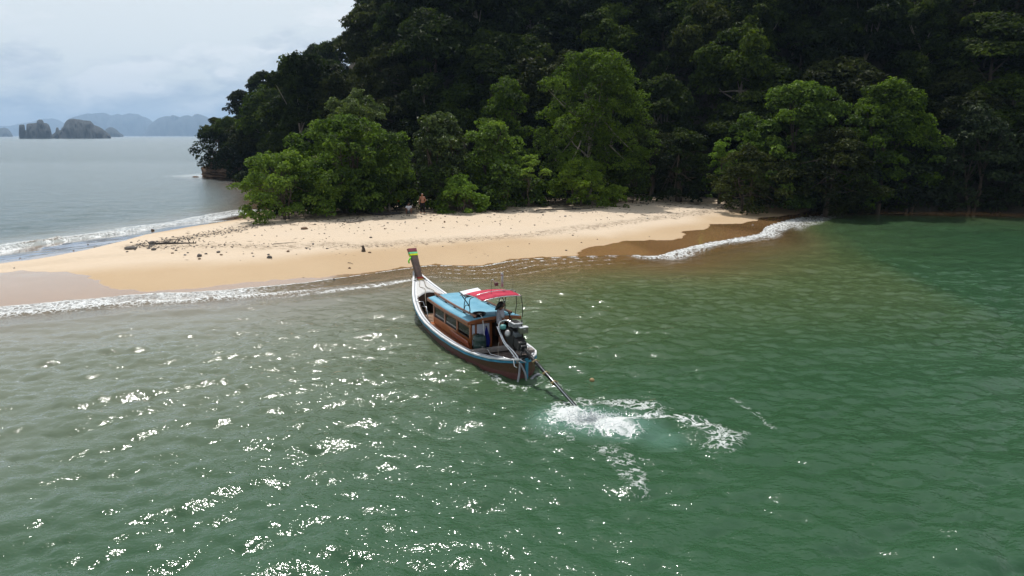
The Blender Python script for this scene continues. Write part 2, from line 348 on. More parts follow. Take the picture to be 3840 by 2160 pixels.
def axis_coords(a, b, step, lo, hi, grow):
    c = list(np.arange(a, b, step)); s = step
    while c[-1] < hi: s *= grow; c.append(c[-1] + s)
    s = step; d = [a]
    while d[-1] > lo: s *= grow; d.append(d[-1] - s)
    return np.array(d[:0:-1] + c)
def make_sea():
    xs = axis_coords(-21, 25, .105, -16000, 16000, 1.035); ys = axis_coords(10.5, 40, .105, -400, 17000, 1.03)
    X, Y = np.meshgrid(xs, ys, indexing='ij'); x = X.ravel(); y = Y.ravel(); P = np.stack([x, y], 1)
    near = (np.abs(x) < 200) & (y < 300) & (y > 0)
    sd = np.full(len(x), -400.0); sd[near] = sdist(P[near], LAND)
    bed = np.full(len(x), -4.0); bed[near] = sand_h(x[near], y[near], sd[near]); depth = np.maximum(-bed, 0)
    H1 = ocean(512, 47.0, R(112), 2.4, .045, 3, .032); H2 = ocean(512, 17.3, R(70), .85, .025, 5, .0130); H3 = ocean(256, 61.0, R(100), 6.0, .3, 9, .030)
    r = np.hypot(x, y - 20); lod = 1 - ss(45, 170, r); lod2 = 1 - ss(25, 60, r)
    Z = np.zeros(len(x)); DX = Z.copy(); DY = Z.copy()
    w = lod > 0; xx, yy = x[w], y[w]
    shal = ss(.02, 1.1, depth[w]) * .88 + .12; l2 = lod2[w]; l1 = lod[w]
    lee = 1 - .45 * ss(3.5, 1.2, pdist(P[w], [tuple(BW(0, 0, 0)[:2]), tuple(BW(10, 0, 0)[:2])]))
    patch = .75 + .5 * fbm(xx * .09 + 3, yy * .14, 3)
    for G, Lp, k, c in ((H1, 47.0, l1 * patch, 1.0), (H2, 17.3, l2 * patch * lee, .9), (H3, 61.0, l1, .6)):
        Z[w] += samp(G[0], Lp, xx, yy) * k * shal; DX[w] += samp(G[1], Lp, xx, yy) * k * shal * c; DY[w] += samp(G[2], Lp, xx, yy) * k * shal * c
    # breaking wavelets that run along the shore
    warp = 1.6 * (fbm(x * .11 + 50, y * .11, 3) - .5)
    s2 = -sd + warp
    br = np.exp(-((s2 - 2.6) / .45) ** 2) * .13 * ss(-3, -12, x) + np.exp(-((s2 - 4.9) / .6) ** 2) * .10 * ss(2, -8, x) + np.exp(-((s2 - 1.3) / .35) ** 2) * .16 * ss(6, 10, x) * ss(27, 22, x)
    seaside = (x < -24) & (y > 36 + .0 * x)
    br = np.where(seaside, np.exp(-((s2 - 1.0) / .45) ** 2) * .22 * ss(75, 55, y), br)
    cur = pdist(P, [tuple(at(*p)[:2]) for p in ((85, 925), (150, 916), (225, 905))]); br = np.maximum(br, np.where(seaside, .42 * np.exp(-(cur / .38) ** 2), 0))
    Z += br * np.where(sd < -.2, 1, 0) * (.6 + .8 * fbm(x * .5, y * .5, 2))
    # foam density
    f = np.zeros(len(x)); ns = fbm(x * .35 + 8, y * .35, 3)
    lineW = np.exp(-((-sd - .06) / .12) ** 2)
    f = np.maximum(f, lineW * .95 * ss(44, 30, x))
    left = ss(-5, -13, x)
    f = np.maximum(f, left * ss(0, .3, -sd) * ss(4.6, 2.0, -sd + 2.2 * (ns - .5)) * (.54 + .6 * (ns - .4)))
    f = np.maximum(f, left * np.exp(-((s2 - 2.6) / .5) ** 2) * .74)
    f = np.maximum(f, ss(-18, -6, x) * ss(-1, -7, x) * np.exp(-((s2 - 3.2) / .4) ** 2) * .75)
    mid = ss(-9, -3, x) * ss(10, 6, x)
    for q, wd_, am in ((1.2, .10, .72), (2.5, .12, .66), (3.9, .16, .55)):
        f = np.maximum(f, mid * np.exp(-((s2 * 1.1 - q) / wd_) ** 2) * am)
    f = np.maximum(f, mid * .34 * ss(0, .4, -sd) * ss(5.5, 1.5, -sd))
    right = ss(5.5, 9.5, x) * ss(32, 26, x)
    f = np.maximum(f, right * ss(0, .25, -sd) * ss(3.3, 1.2, -sd + 1.6 * (ns - .5)) * (.82 - .10 * np.clip(-sd, 0, 3)))
    f = np.maximum(f, ss(22, 25, x) * ss(36, 30, x) * ss(0, .3, -sd) * ss(4.5, 2.5, -sd) * .55)
    f = np.maximum(f, np.where(seaside, ss(0, .2, -sd) * ss(1.2, .3, -sd + .9 * (ns - .5)) * .52, 0))
    f = np.where(seaside & ((sd < -6) | (y > 79)), 0, f)
    # propeller wash
    def wl2(pts): return [tuple(at(*p)[:2]) for p in pts]
    nz = (fbm(x * 1.1, y * 1.1, 3) - .5)
    core = pdist(P, wl2([(2130, 1575), (2210, 1585), (2310, 1592)]))
    f = np.maximum(f, ss(1.4, .1, core + 1.0 * nz) * .97)
    ring = pdist(P, wl2([(2060, 1600), (2110, 1535), (2200, 1515), (2330, 1515), (2450, 1528), (2550, 1556), (2640, 1590), (2705, 1640), (2720, 1665)]))
    f = np.maximum(f, ss(.95, .0, ring + 1.1 * nz) * .57)
    arm = pdist(P, wl2([(2300, 1585), (2430, 1560), (2530, 1560), (2620, 1590)])); f = np.maximum(f, ss(.55, .0, arm + .5 * nz) * .72)
    tail = pdist(P, wl2([(2090, 1610), (2160, 1660), (2280, 1685), (2330, 1730), (2390, 1790), (2410, 1830)])); f = np.maximum(f, ss(.8, .0, tail + 1.2 * nz) * .49)
    o2 = pdist(P, wl2([(2735, 1492), (2800, 1525), (2860, 1560), (2900, 1610)])); f = np.maximum(f, ss(.28, .0, o2 + .3 * nz) * .48)
    o3 = pdist(P, wl2([(2340, 1700), (2420, 1720), (2480, 1715), (2560, 1745), (2590, 1725)])); f = np.maximum(f, ss(.25, .0, o3 + .3 * nz) * .48)
    o4 = pdist(P, wl2([(1990, 1400), (2080, 1430), (2110, 1460)])); f = np.maximum(f, ss(.6, .0, o4 + .5 * nz) * .48)
    hull = pdist(P, wl2([(1800, 1385), (1880, 1425), (1950, 1445), (2030, 1425)])); f = np.maximum(f, ss(.6, .0, hull + .5 * nz) * .52)
    Z += ss(1.3, .2, core) * (.05 + .22 * (fbm(x * 2.6, y * 2.6, 3) - .42)) + ss(.8, .1, ring) * .05 - .05 * ss(1.2, .3, pdist(P, wl2([(2420, 1640), (2500, 1660)])))
    # turbidity: stirred-up sand drifting off the left beach
    turb = np.zeros(len(x)); turb[near] = ss(30, 0, -sd[near] + 10 * (fbm(x[near] * .07, y[near] * .07, 3) - .5)) * ss(6, -11, x[near])
    turb = np.where(seaside, ss(12, 0, -sd) * .5 * ss(84, 74, y), turb)
    bub = np.maximum(ss(1.5, .4, core) * .8, ss(1.0, .1, pdist(P, wl2([(2400, 1600), (2480, 1640)]))) * .5)
    wind = .085 + .09 * np.maximum(ss(70, 300, y), ss(-22, -40, x) * ss(40, 60, y)) + .02 * ss(40, 80, y)
    me = npmesh('sea', np.stack([x + DX, y + DY, Z], 1), grid_faces(len(xs), len(ys)), True, {'depth': depth, 'foam': np.clip(f, 0, 1), 'turbid': turb, 'bubbles': bub, 'wind': wind, 'chop': 1 - .42 * np.maximum(ss(60, 260, y), ss(-22, -40, x) * ss(40, 60, y) * .8)})
    return tag(link('sea', me, sea_material()), kind='structure')
def sea_material():
    t = NT('sea_water'); P = t.pos()
    depth = t.attr('depth'); foam = t.attr('foam'); turb = t.attr('turbid'); bub = t.attr('bubbles')
    # body colour of the water column by depth
    c = t.mix(t.rng(depth, .05, 1.0), (.20, .155, .075), (.072, .102, .042))
    c = t.mix(t.rng(depth, .7, 2.2), c, (.030, .078, .037))
    c = t.mix(t.rng(depth, 2.0, 4.0), c, (.026, .075, .040))
    c = t.mix(t.rng(t.attr('chop'), .62, .98, 1, 0), c, (.045, .084, .094))
    c = t.mix(t.math('MULTIPLY', turb, .85), c, (.218, .218, .19))
    c = t.mix(t.math('MULTIPLY', bub, .55), c, (.17, .32, .27))
    c = t.mix(t.math('MULTIPLY', t.rng(t.noise(P, .16, 3, .5), .35, .7), .35), c, t.mix(1.0, c, (.70, .78, .62), 'MULTIPLY'))
    # ripples finer than the mesh
    ps = t.pos((1, 1.5, 1)); pm = t.n('ShaderNodeMapping', {0: P, 2: (0, 0, .5), 3: (.7, 1.5, 1)}).outputs[0]
    h = t.math('ADD', t.math('MULTIPLY', t.noise(pm, 1.6, 2, .5), .045), t.math('MULTIPLY', t.noise(ps, 8.0, 2, .5, .3), .0235))
    chp = t.attr('chop'); h = t.math('ADD', h, t.math('MULTIPLY', t.math('MULTIPLY', t.noise(t.pos((.6, 1.3, 1)), .42, 3, .55), t.math('SUBTRACT', 1.0, chp)), .55))
    calm = t.rng(depth, .0, .8, .35, 1.0)
    bp = t.n('ShaderNodeBump', {'Height': h, 'Distance': 1.0, 'Strength': calm}).outputs[0]
    body = t.n('ShaderNodeBsdfDiffuse', {0: c})
    clear = t.n('ShaderNodeBsdfTransparent', {0: (.93, .90, .80)})
    opac = t.math('ADD', t.rng(depth, .0, .75, .10, 1.0), t.math('MULTIPLY', turb, .25), clamp=True)
    inner = t.n('ShaderNodeMixShader', {0: opac, 1: clear, 2: body})
    gl = t.n('ShaderNodeBsdfGlossy', {0: (1, 1, 1), 'Roughness': t.attr('wind')}); t.set(gl.inputs['Normal'], bp)
    fr = t.n('ShaderNodeFresnel', {0: 1.333}); t.set(fr.inputs[1], bp)
    water = t.n('ShaderNodeMixShader', {0: t.math('MULTIPLY', fr.outputs[0], t.attr('chop')), 1: inner, 2: gl})
    # foam: lacy cells eaten out of the density
    w = t.n('ShaderNodeMixRGB', {0: .5, 1: P, 2: t.n('ShaderNodeTexNoise', {0: P, 'Scale': 1.6, 'Detail': 3}).outputs[1]}, blend_type='ADD').outputs[0]
    n1 = t.math('ABSOLUTE', t.math('SUBTRACT', t.noise(w, 3.4, 3, .6), .5)); n2 = t.noise(w, 4.5, 4, .75)
    lace = t.math('ADD', t.math('MULTIPLY', t.rng(n1, 0, .10, 1, 0), .5), t.math('MULTIPLY', n2, .75))
    fm = t.rng(t.math('ADD', lace, t.math('MULTIPLY', foam, 1.35)), 1.22, 1.80)
    fm = t.math('MULTIPLY', fm, t.rng(foam, .06, .3))
    fo = t.n('ShaderNodeBsdfPrincipled', {'Base Color': (.72, .74, .73), 'Roughness': .6, 'Specular IOR Level': .3})
    t.set(fo.inputs['Normal'], t.bump(t.noise(P, 14, 5, .7), .05))
    return t.done(t.n('ShaderNodeMixShader', {0: t.math('MULTIPLY', fm, .92), 1: water, 2: fo}))
make_sea()

# ------------------------------------------------------------------ far islands
def island_mesh(prof, D, wid, seed, n=150, m=27):
    """solid limestone island: skyline heights along its length, rounded across its width"""
    pts = [(px * .3727, py * .3727) for px, py in prof]
    pxs = np.linspace(pts[0][0], pts[-1][0], n); pys = np.interp(pxs, [p[0] for p in pts], [p[1] for p in pts])
    mid = (pxs[0] + pxs[-1]) / 2 if pxs[-1] < 1000 else 420.0
    az = math.atan((mid - 1920) / F * cP); dv = np.array([math.sin(az), math.cos(az)]); lv = np.array([dv[1], -dv[0]])   # away from the viewer / along the island
    RY = np.array([ray(a, b) for a, b in zip(pxs, pys)]); RY = RY * (D / (RY[:, :2] @ dv))[:, None]
    S_ = RY[:, :2] @ lv; Zt = np.maximum(RY[:, 2] + CAMH, .5)
    X, Q = np.meshgrid(S_, np.linspace(-1, 1, m), indexing='ij'); Z = np.repeat(Zt[:, None], m, 1)
    E = np.maximum(0, 1 - np.abs(Q) ** 2.6) ** .55
    k = 1 - np.where(E < .97, .9 * fbm(X / D * 900 + seed, Q * 6.0 + seed, 4) * (1 - E), 0)
    Y = D + Q * wid * (.35 + .65 * np.minimum(1, Z / Zt.max() + .2)); z = Z * E * k - np.where(E <= 0, 2, 0)
    Y = Y + (fbm(X / D * 260, z / D * 260 + seed, 3) - .5) * wid * .3
    X, Y = X * lv[0] + Y * dv[0], X * lv[1] + Y * dv[1]
    return npmesh('island', np.stack([X.ravel(), Y.ravel(), z.ravel()], 1), grid_faces(n, m), True)
def rock_forest_mat():
    t = NT('island_cover'); P = t.pos(); n = t.noise(P, .02, 6, .65)
    up = t.n('ShaderNodeSeparateXYZ', {0: t.n('ShaderNodeNewGeometry').outputs['Normal']}).outputs[2]
    k = t.rng(t.math('ADD', up, t.math('MULTIPLY', t.math('SUBTRACT', n, .5), .9)), .1, .5)
    c = t.mix(k, (.014, .015, .017), (.008, .012, .012))
    return t.done(t.n('ShaderNodeBsdfPrincipled', {'Base Color': c, 'Roughness': .9}))
IMAT = rock_forest_mat()
for nm, prof, D, wd in [
    ('stack', [(189, 1357), (190, 1290), (193, 1258), (205, 1253), (240, 1253), (247, 1262), (248, 1300), (252, 1357)], 2200, 25),
    ('domed', [(236, 1357), (255, 1310), (266, 1306), (267, 1250), (285, 1243), (320, 1240), (368, 1236), (372, 1218), (385, 1205), (402, 1202), (425, 1206), (438, 1225), (440, 1236), (470, 1240), (487, 1252), (500, 1275), (512, 1310), (522, 1357)], 2230, 80),
    ('long', [(522, 1357), (540, 1345), (562, 1328), (566, 1290), (572, 1283), (585, 1283), (590, 1310), (615, 1310), (622, 1290), (640, 1275), (652, 1240), (665, 1220), (690, 1202), (735, 1193), (800, 1203), (850, 1212), (905, 1216), (925, 1232), (945, 1258), (985, 1272), (1020, 1290), (1050, 1312), (1075, 1335), (1105, 1357)], 2300, 120),
    ('hump', [(1040, 1358), (1062, 1300), (1090, 1284), (1120, 1280), (1150, 1290), (1180, 1312), (1210, 1340), (1240, 1358)], 4600, 120),
    ('edge', [(-260, 1358), (-200, 1300), (-100, 1285), (0, 1290), (40, 1282), (75, 1292), (105, 1325), (125, 1358)], 6000, 200),
    ('right', [(1440, 1360), (1500, 1262), (1555, 1215), (1600, 1185), (1655, 1170), (1690, 1168), (1705, 1178), (1730, 1156), (1760, 1165), (1805, 1180), (1850, 1163), (1890, 1160), (1930, 1178), (1960, 1150), (1985, 1145), (2040, 1163), (2090, 1188), (2300, 1175), (2600, 1210), (2900, 1260), (3200, 1358)], 9500, 500),
    ('middle', [(560, 1360), (640, 1250), (700, 1192), (760, 1172), (830, 1152), (880, 1140), (930, 1146), (975, 1140), (1035, 1133), (1075, 1143), (1110, 1162), (1140, 1158), (1185, 1145), (1225, 1158), (1300, 1140), (1340, 1146), (1385, 1148), (1425, 1170), (1465, 1180), (1500, 1198), (1530, 1222), (1600, 1300), (1650, 1360)], 11500, 600),
    ('faint', [(-700, 1360), (-400, 1290), (-100, 1262), (100, 1268), (200, 1242), (300, 1230), (400, 1203), (460, 1195), (520, 1190), (580, 1205), (640, 1238), (760, 1280), (900, 1360)], 14500, 600)]:
    tag(link('island', island_mesh(prof, D, wd, len(nm) * 7 + int(D) % 13), IMAT), kind='structure')

# ------------------------------------------------------------------ haze
def make_haze():
    mb = MB(); mb.box((0, 7900, 205), (31600, 17000, 424)); t = NT('haze')
    o = mb.build('haze', t.done(t.n('ShaderNodeVolumePrincipled', {'Color': (.50, .72, 1.0), 'Density': 1.25e-4, 'Anisotropy': .35}), vol=True))
    return tag(o, kind='stuff')
make_haze()
#--STAGE2--

# ------------------------------------------------------------------ hill
HILL = [(-60, 147), (-51, 137), (-41, 119), (-31, 99), (-23, 88), (-10, 84), (5, 86), (16, 84), (26, 80), (34, 77), (50, 75), (75, 73), (112, 71), (150, 120), (140, 210), (0, 270), (-42, 205), (-58, 160)]
def hill_h(x, y):
    x = np.atleast_1d(np.asarray(x, float)); y = np.atleast_1d(np.asarray(y, float))
    s = sdist(np.stack([x, y], 1), HILL); sl = .80 + .25 * ss(-45, 0, x) + .42 * ss(12, 45, x)
    h = sl * np.maximum(s, 0) + .10 * np.maximum(s, 0) * (fbm(x * .06, y * .06, 3) - .5) * 4
    return np.where(s > 0, 1.0 + np.minimum(h, 75 + .1 * h) + (fbm(x * .2, y * .2, 3) - .5) * 2.5 * ss(0, 6, s), s * .6 + .6)
def ground_h(x, y): return np.maximum(hill_h(x, y), sand_h(x, y))
def make_hill():
    xs = np.arange(-75, 150, 1.25); ys = np.arange(70, 230, 1.25); X, Y = np.meshgrid(xs, ys, indexing='ij')
    Z = hill_h(X.ravel(), Y.ravel()); Z = np.maximum(Z, -5)
    t = NT('hill_soil'); P = t.pos(); c = t.mix(t.rng(t.noise(P, .5, 6, .65), .35, .65), (.018, .016, .010), (.05, .042, .028))
    bs = t.n('ShaderNodeBsdfPrincipled', {'Base Color': c, 'Roughness': .95}); t.set(bs.inputs['Normal'], t.bump(t.noise(P, 1.2, 6, .7), .5))
    me = npmesh('hill', np.stack([X.ravel(), Y.ravel(), Z], 1), grid_faces(len(xs), len(ys)))
    return tag(link('hill', me, t.done(bs)), kind='structure')
make_hill()

# ------------------------------------------------------------------ foliage
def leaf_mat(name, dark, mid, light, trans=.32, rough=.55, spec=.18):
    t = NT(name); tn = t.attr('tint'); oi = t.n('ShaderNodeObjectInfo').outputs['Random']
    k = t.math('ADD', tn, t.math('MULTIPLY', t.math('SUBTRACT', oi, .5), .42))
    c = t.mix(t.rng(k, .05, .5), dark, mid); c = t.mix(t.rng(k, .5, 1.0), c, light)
    bs = t.n('ShaderNodeBsdfPrincipled', {'Base Color': c, 'Roughness': rough, 'Specular IOR Level': spec})
    tr = t.n('ShaderNodeBsdfTranslucent', {0: t.mix(1.0, c, (1.25, 1.35, .55), 'MULTIPLY')})
    return t.done(t.n('ShaderNodeMixShader', {0: trans, 1: bs, 2: tr}))
LM = {
    'forest': leaf_mat('forest_leaf', (.008, .015, .004), (.020, .033, .006), (.056, .080, .012), .36, .6, .10),
    'olive': leaf_mat('olive_leaf', (.012, .017, .005), (.028, .036, .008), (.064, .078, .017), .34, .6, .10),
    'glossy': leaf_mat('glossy_leaf', (.030, .056, .009), (.096, .158, .023), (.185, .265, .042), .36, .55, .12),
    'pale': leaf_mat('pale_leaf', (.030, .046, .014), (.075, .108, .030), (.15, .19, .060), .30, .5, .16),
    'feather': leaf_mat('feather_leaf', (.026, .048, .005), (.084, .140, .010), (.158, .232, .020), .42, .6, .2),
    'bright': leaf_mat('bright_leaf', (.042, .080, .010), (.105, .180, .020), (.175, .275, .036), .40, .5, .15),
    'canopy': leaf_mat('canopy_leaf', (.014, .026, .004), (.038, .062, .007), (.085, .120, .014), .38, .6, .1),
    'shade': leaf_mat('shade_leaf', (.010, .016, .007), (.022, .036, .012), (.050, .070, .022), .25),
}

BARK = mat('bark', (.085, .066, .05), .9, var=.45, scale=3, bump=.02, stretch=(1, 1, .3), spec=.15)

PALEBARK = mat('pale_bark', (.23, .20, .165), .9, var=.35, scale=3, bump=.02, stretch=(1, 1, .3), spec=.15)
GREYWOOD = mat('driftwood', (.20, .175, .15), .9, var=.35, scale=4, bump=.01, spec=.1)
LEAFK = 2.3
def leaf_cloud(blobs, dens, size, seed, flat=.35, lo=-.35, shell=(.72, 1.05), asp=.55):
    """blobs rows: cx cy cz rx ry rz tint -> one quad per leaf, spread over the outside of every clump"""
    g = np.random.default_rng(seed); C = []; NN = []; T = []
    for b in blobs:
        area = (b[3] * b[4] + b[4] * b[5] + b[3] * b[5]) * 4.2 / 3 * 3.0
        n = max(12, int(area * dens * LEAFK)); d = g.normal(size=(n, 3)); d /= np.linalg.norm(d, axis=1)[:, None]
        f = d[:, 2] < lo; d[f, 2] *= -1
        r = g.uniform(*shell, n); r *= 1 + .22 * np.sin(d[:, 0] * 5 + b[0] * 3) * np.cos(d[:, 2] * 4 + b[1] * 2)
        C.append(np.array(b[:3]) + d * r[:, None] * np.array(b[3:6])); nn = d * (1 - flat) + np.array([0, 0, flat]) + g.normal(size=(n, 3)) * .38
        NN.append(nn); T.append(np.clip(b[6] + g.normal(size=n) * .16, 0, 1))
    C = np.concatenate(C); NN = np.concatenate(NN); T = np.concatenate(T); n = len(C)
    NN /= np.linalg.norm(NN, axis=1)[:, None]
    a = np.cross(NN, g.normal(size=(n, 3))); a /= np.linalg.norm(a, axis=1)[:, None]; bb = np.cross(NN, a)
    L = size * g.uniform(.65, 1.35, n)[:, None]
    V = np.stack([C - a * L * .5, C + bb * L * asp * .5 + NN * L * .08, C + a * L * .5 - NN * L * .12, C - bb * L * asp * .5 + NN * L * .08], 1).reshape(-1, 3)
    return V, np.arange(n * 4).reshape(-1, 4), np.repeat(T, 4)
def crown_blobs(W, D, H, z0, g, br, n, kind='dome', tint=.45):
    """clump centres over a lumpy dome W x D x H whose underside is at z0"""
    out = []; ph = g.uniform(0, 6, 4)
    for i in range(n):
        az = g.uniform(0, 2 * math.pi); 
        if kind == 'dome':
            h = g.random() ** .85; low = z0 / H
            wv = math.sqrt(max(0, 1 - h ** 2.3)) * (1 - low * 1.1 * (1 - min(1, h / .45)) ** 2) * (1 + .17 * math.sin(3 * az + ph[0] + 2 * h) + .10 * math.sin(5 * az + ph[2] - 5 * h))
            rr = g.uniform(.62, .96) if g.random() < .82 else g.uniform(.1, .6)
            x = math.cos(az) * rr * wv * (W / 2 - br * .5); y = math.sin(az) * rr * wv * (D / 2 - br * .5)
            z = z0 + br * .35 + h * (H - z0 - br * 1.0) * (1 - .15 * (1 - rr)); k = g.uniform(.6, 1.25); fl = g.uniform(.62, .95)
        elif kind == 'umbrella':
            ring = math.sqrt(g.random()); x = math.cos(az) * ring * (W / 2 - br); y = math.sin(az) * ring * (D / 2 - br)
            lvl = g.choice([0, .3, .55, .8, 1.0], p=[.12, .2, .24, .24, .2]); dome = (1 - .85 * ring ** 1.8)
            z = z0 + (H - z0 - br * .7) * min(dome, .12 + lvl) * g.uniform(.9, 1.06); k = g.uniform(.6, 1.35); fl = g.uniform(.40, .60)
        else:
            h = g.random(); wv = (1 - .55 * h ** 1.6) * (.75 + .25 * math.sin(4 * az + 7 * h + ph[0])); rr = g.uniform(.55, .95)
            x = math.cos(az) * rr * wv * (W / 2 - br * .5); y = math.sin(az) * rr * wv * (D / 2 - br * .5); z = z0 + br * .4 + h * (H - z0 - br); k = g.uniform(.6, 1.1); fl = g.uniform(.9, 1.25)
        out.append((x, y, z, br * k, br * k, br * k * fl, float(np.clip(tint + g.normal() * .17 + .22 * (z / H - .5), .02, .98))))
    return out
def trunk_mesh(name, H, blobs, g, r0, lean=(0, 0), stems=1, frac=.62, nb=9):
    mb = MB()
    for s in range(stems):
        a = g.uniform(0, 6.28); sp = .0 if stems == 1 else .10 * H
        top = Vector((lean[0] + math.cos(a) * sp * 1.8, lean[1] + math.sin(a) * sp * 1.8, H * frac))
        pts = []; 
        for i in range(7):
            t = i / 6; p = Vector((math.cos(a) * .25 * (stems > 1), math.sin(a) * .25 * (stems > 1), -.5)).lerp(top, t)
            pts.append(p + Vector((g.normal() * .05 * H * t * (1 - t), g.normal() * .05 * H * t * (1 - t), 0)))
        mb.tube(pts, [r0 * (1.25 - .85 * i / 6) for i in range(7)], 7)
        for j in g.choice(len(blobs), min(nb, len(blobs)), replace=False):
            b = Vector(blobs[j][:3]); st = pts[int(g.integers(3, 7))]; m = st.lerp(b, .5) + Vector((0, 0, -.06 * (b - st).length + g.normal() * .15))
            mb.tube([st, st.lerp(m, .5) + Vector((0, 0, .05)), m, b], [r0 * .5, r0 * .4, r0 * .28, r0 * .10], 5, cap=False)
    return mb.mesh(name)
def tree(name, label, px0, px1, py0, py1, Y, sp, kind='dome', br=.8, n=60, dens=8, size=.34, depth=.85, z0f=.12, cat='tree', group=None, bark=None, stems=1, seed=1, r0=.16, tint=.45, flat=.35, zbase=None, frac=.62, lean=(0, 0), lo=-.35, nb=9):
    """a tree that fills the photo's extent px0..px1, top py0, foot py1 when it stands Y metres out"""
    g = np.random.default_rng(seed); foot = atY((px0 + px1) / 2, py1, Y); zt = atY((px0 + px1) / 2, py0, Y)[2]
    zb = float(ground_h(foot[0], Y)[0]) if zbase is None else zbase
    W = (px1 - px0) / F * math.hypot(Y, 0) / cP * cP; H = zt - zb
    bl = crown_blobs(W, W * depth, H, H * z0f, g, br, n, kind, tint)
    e = thing(name, label, cat, (foot[0], Y, zb), 0, group)
    V, Fc, T = leaf_cloud(bl, dens, size, seed + 50, flat, lo)
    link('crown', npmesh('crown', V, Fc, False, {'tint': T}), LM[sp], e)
    link('trunk', trunk_mesh('trunk', H, bl, g, r0, lean, stems, frac, nb), bark or BARK, e)
    return e

# --- the trees and bushes one can tell apart, front to back
tree('beach_shrub', 'round-leaved shrub at the left end of the trees, hanging over the waterline', 850, 1300, 560, 822, 60.5, 'glossy', br=.62, n=120, dens=9, size=.27, stems=3, z0f=.0, seed=3, tint=.5, cat='shrub', r0=.09)
tree('beach_shrub', 'largest round-leaved beach shrub, domed, beside the leftmost shrub', 985, 1600, 425, 806, 64, 'glossy', br=.74, n=230, dens=8, size=.29, stems=3, z0f=.02, seed=4, tint=.5, cat='shrub', depth=.7, r0=.12)
tree('beach_shrub', 'pale glossy shrub rising behind the domed beach shrub', 1160, 1525, 322, 640, 76, 'pale', br=.85, n=100, dens=7, size=.34, stems=2, z0f=.12, seed=5, tint=.55, cat='shrub')
tree('beach_shrub', 'dark low shrub under the right side of the domed beach shrub', 1220, 1500, 610, 805, 64.5, 'glossy', br=.6, n=90, dens=9, size=.28, stems=3, z0f=-.05, seed=41, tint=.28, cat='shrub', r0=.07)
tree('feathery_tree', 'small feathery light green tree with a thin trunk left of the standing man', 1340, 1578, 560, 795, 65, 'feather', 'dome', br=.62, n=105, dens=12, size=.19, z0f=.12, seed=6, tint=.6, r0=.10, bark=PALEBARK, flat=.5)
tree('leafy_bush', 'tall leafy bush with silvery leaf tips behind the standing man', 1520, 1800, 415, 790, 68, 'pale', br=.8, n=90, dens=7, size=.32, stems=2, z0f=.0, seed=7, tint=.42, cat='bush')
tree('leafy_bush', 'tall dark green bush left of the large feathery tree', 1720, 1990, 440, 780, 70, 'glossy', br=.8, n=90, dens=7, size=.32, stems=2, z0f=.0, seed=8, tint=.32, cat='bush')
tree('leafy_bush', 'bright green fern-leaved bush right of the standing man', 1625, 1840, 655, 790, 64.5, 'bright', br=.5, n=85, dens=15, size=.24, stems=4, z0f=-.14, seed=9, tint=.6, cat='bush', r0=.05)
tree('leafy_bush', 'low dark green bush between the bright bush and the layered sapling', 1800, 1960, 600, 785, 66.5, 'glossy', br=.55, n=50, dens=10, size=.28, stems=3, z0f=-.08, seed=10, tint=.25, cat='bush', r0=.05)
tree('broadleaf_tree', 'rounded green tree with yellowish top left of the large feathery tree', 1780, 2010, 270, 640, 80, 'feather', br=.9, n=70, dens=9, size=.28, z0f=.12, seed=11, tint=.45)
tree('feathery_tree', 'large spreading feathery tree at the middle of the hillside foot', 1960, 2460, 175, 770, 75, 'feather', 'dome', br=1.0, n=210, dens=9, size=.23, z0f=.16, seed=12, tint=.55, r0=.22, bark=PALEBARK, flat=.5, depth=.8, nb=26)
tree('layered_sapling', 'slender sapling with flat layered branches before the dark wood', 1895, 2070, 575, 770, 68, 'glossy', 'umbrella', br=.42, n=26, dens=14, size=.27, z0f=.55, seed=13, tint=.8, r0=.05, flat=.75, cat='sapling')
tree('leafy_bush', 'rounded feathery bush below the large feathery tree', 2035, 2300, 590, 785, 70, 'feather', br=.62, n=80, dens=13, size=.23, stems=3, z0f=-.08, seed=14, tint=.5, cat='bush', r0=.06)
tree('leafy_bush', 'smallest low bush left of the white post', 2250, 2370, 690, 775, 71, 'feather', br=.40, n=36, dens=18, size=.22, stems=3, z0f=-.1, seed=15, tint=.5, cat='bush', r0=.05)
tree('drooping_bush', 'shaded bush with drooping bare twigs above the white post', 2290, 2560, 440, 700, 78, 'olive', br=.8, n=60, dens=7, size=.28, stems=2, z0f=.05, seed=16, tint=.35, cat='bush')
tree('leafy_bush', 'bright-topped small tree left of the low overhanging shrub', 2620, 2780, 495, 730, 77, 'bright', br=.6, n=40, dens=9, size=.28, z0f=.05, seed=17, tint=.45, cat='bush')
tree('beach_shrub', 'low overhanging shrub on the shaded right end of the beach', 2630, 2970, 545, 765, 72, 'olive', br=.7, n=90, dens=8, size=.28, stems=3, z0f=.0, seed=18, tint=.7, cat='shrub', r0=.1)
tree('broadleaf_tree', 'broad dark tree rising behind the low overhanging shrub', 2700, 3230, 300, 775, 75.5, 'glossy', br=1.0, n=190, dens=6, size=.38, z0f=.0, seed=19, tint=.32, r0=.2)
tree('broadleaf_tree', 'light-topped tree right of the broad dark tree', 3060, 3520, 290, 800, 74.5, 'feather', br=.95, n=180, dens=8, size=.32, z0f=.0, seed=20, tint=.50, r0=.2, depth=.7)
tree('beach_shrub', 'dark shrub overhanging the water under the two broad trees', 2880, 3300, 470, 795, 71.8, 'olive', br=.85, n=120, dens=7, size=.32, stems=3, z0f=-.02, seed=43, tint=.35, cat='shrub', zbase=.15)
tree('leafy_bush', 'dark bush filling the gap right of the large feathery tree', 2420, 2680, 470, 735, 77, 'forest', br=.8, n=80, dens=6, size=.34, stems=3, z0f=-.02, seed=44, tint=.5, cat='bush')
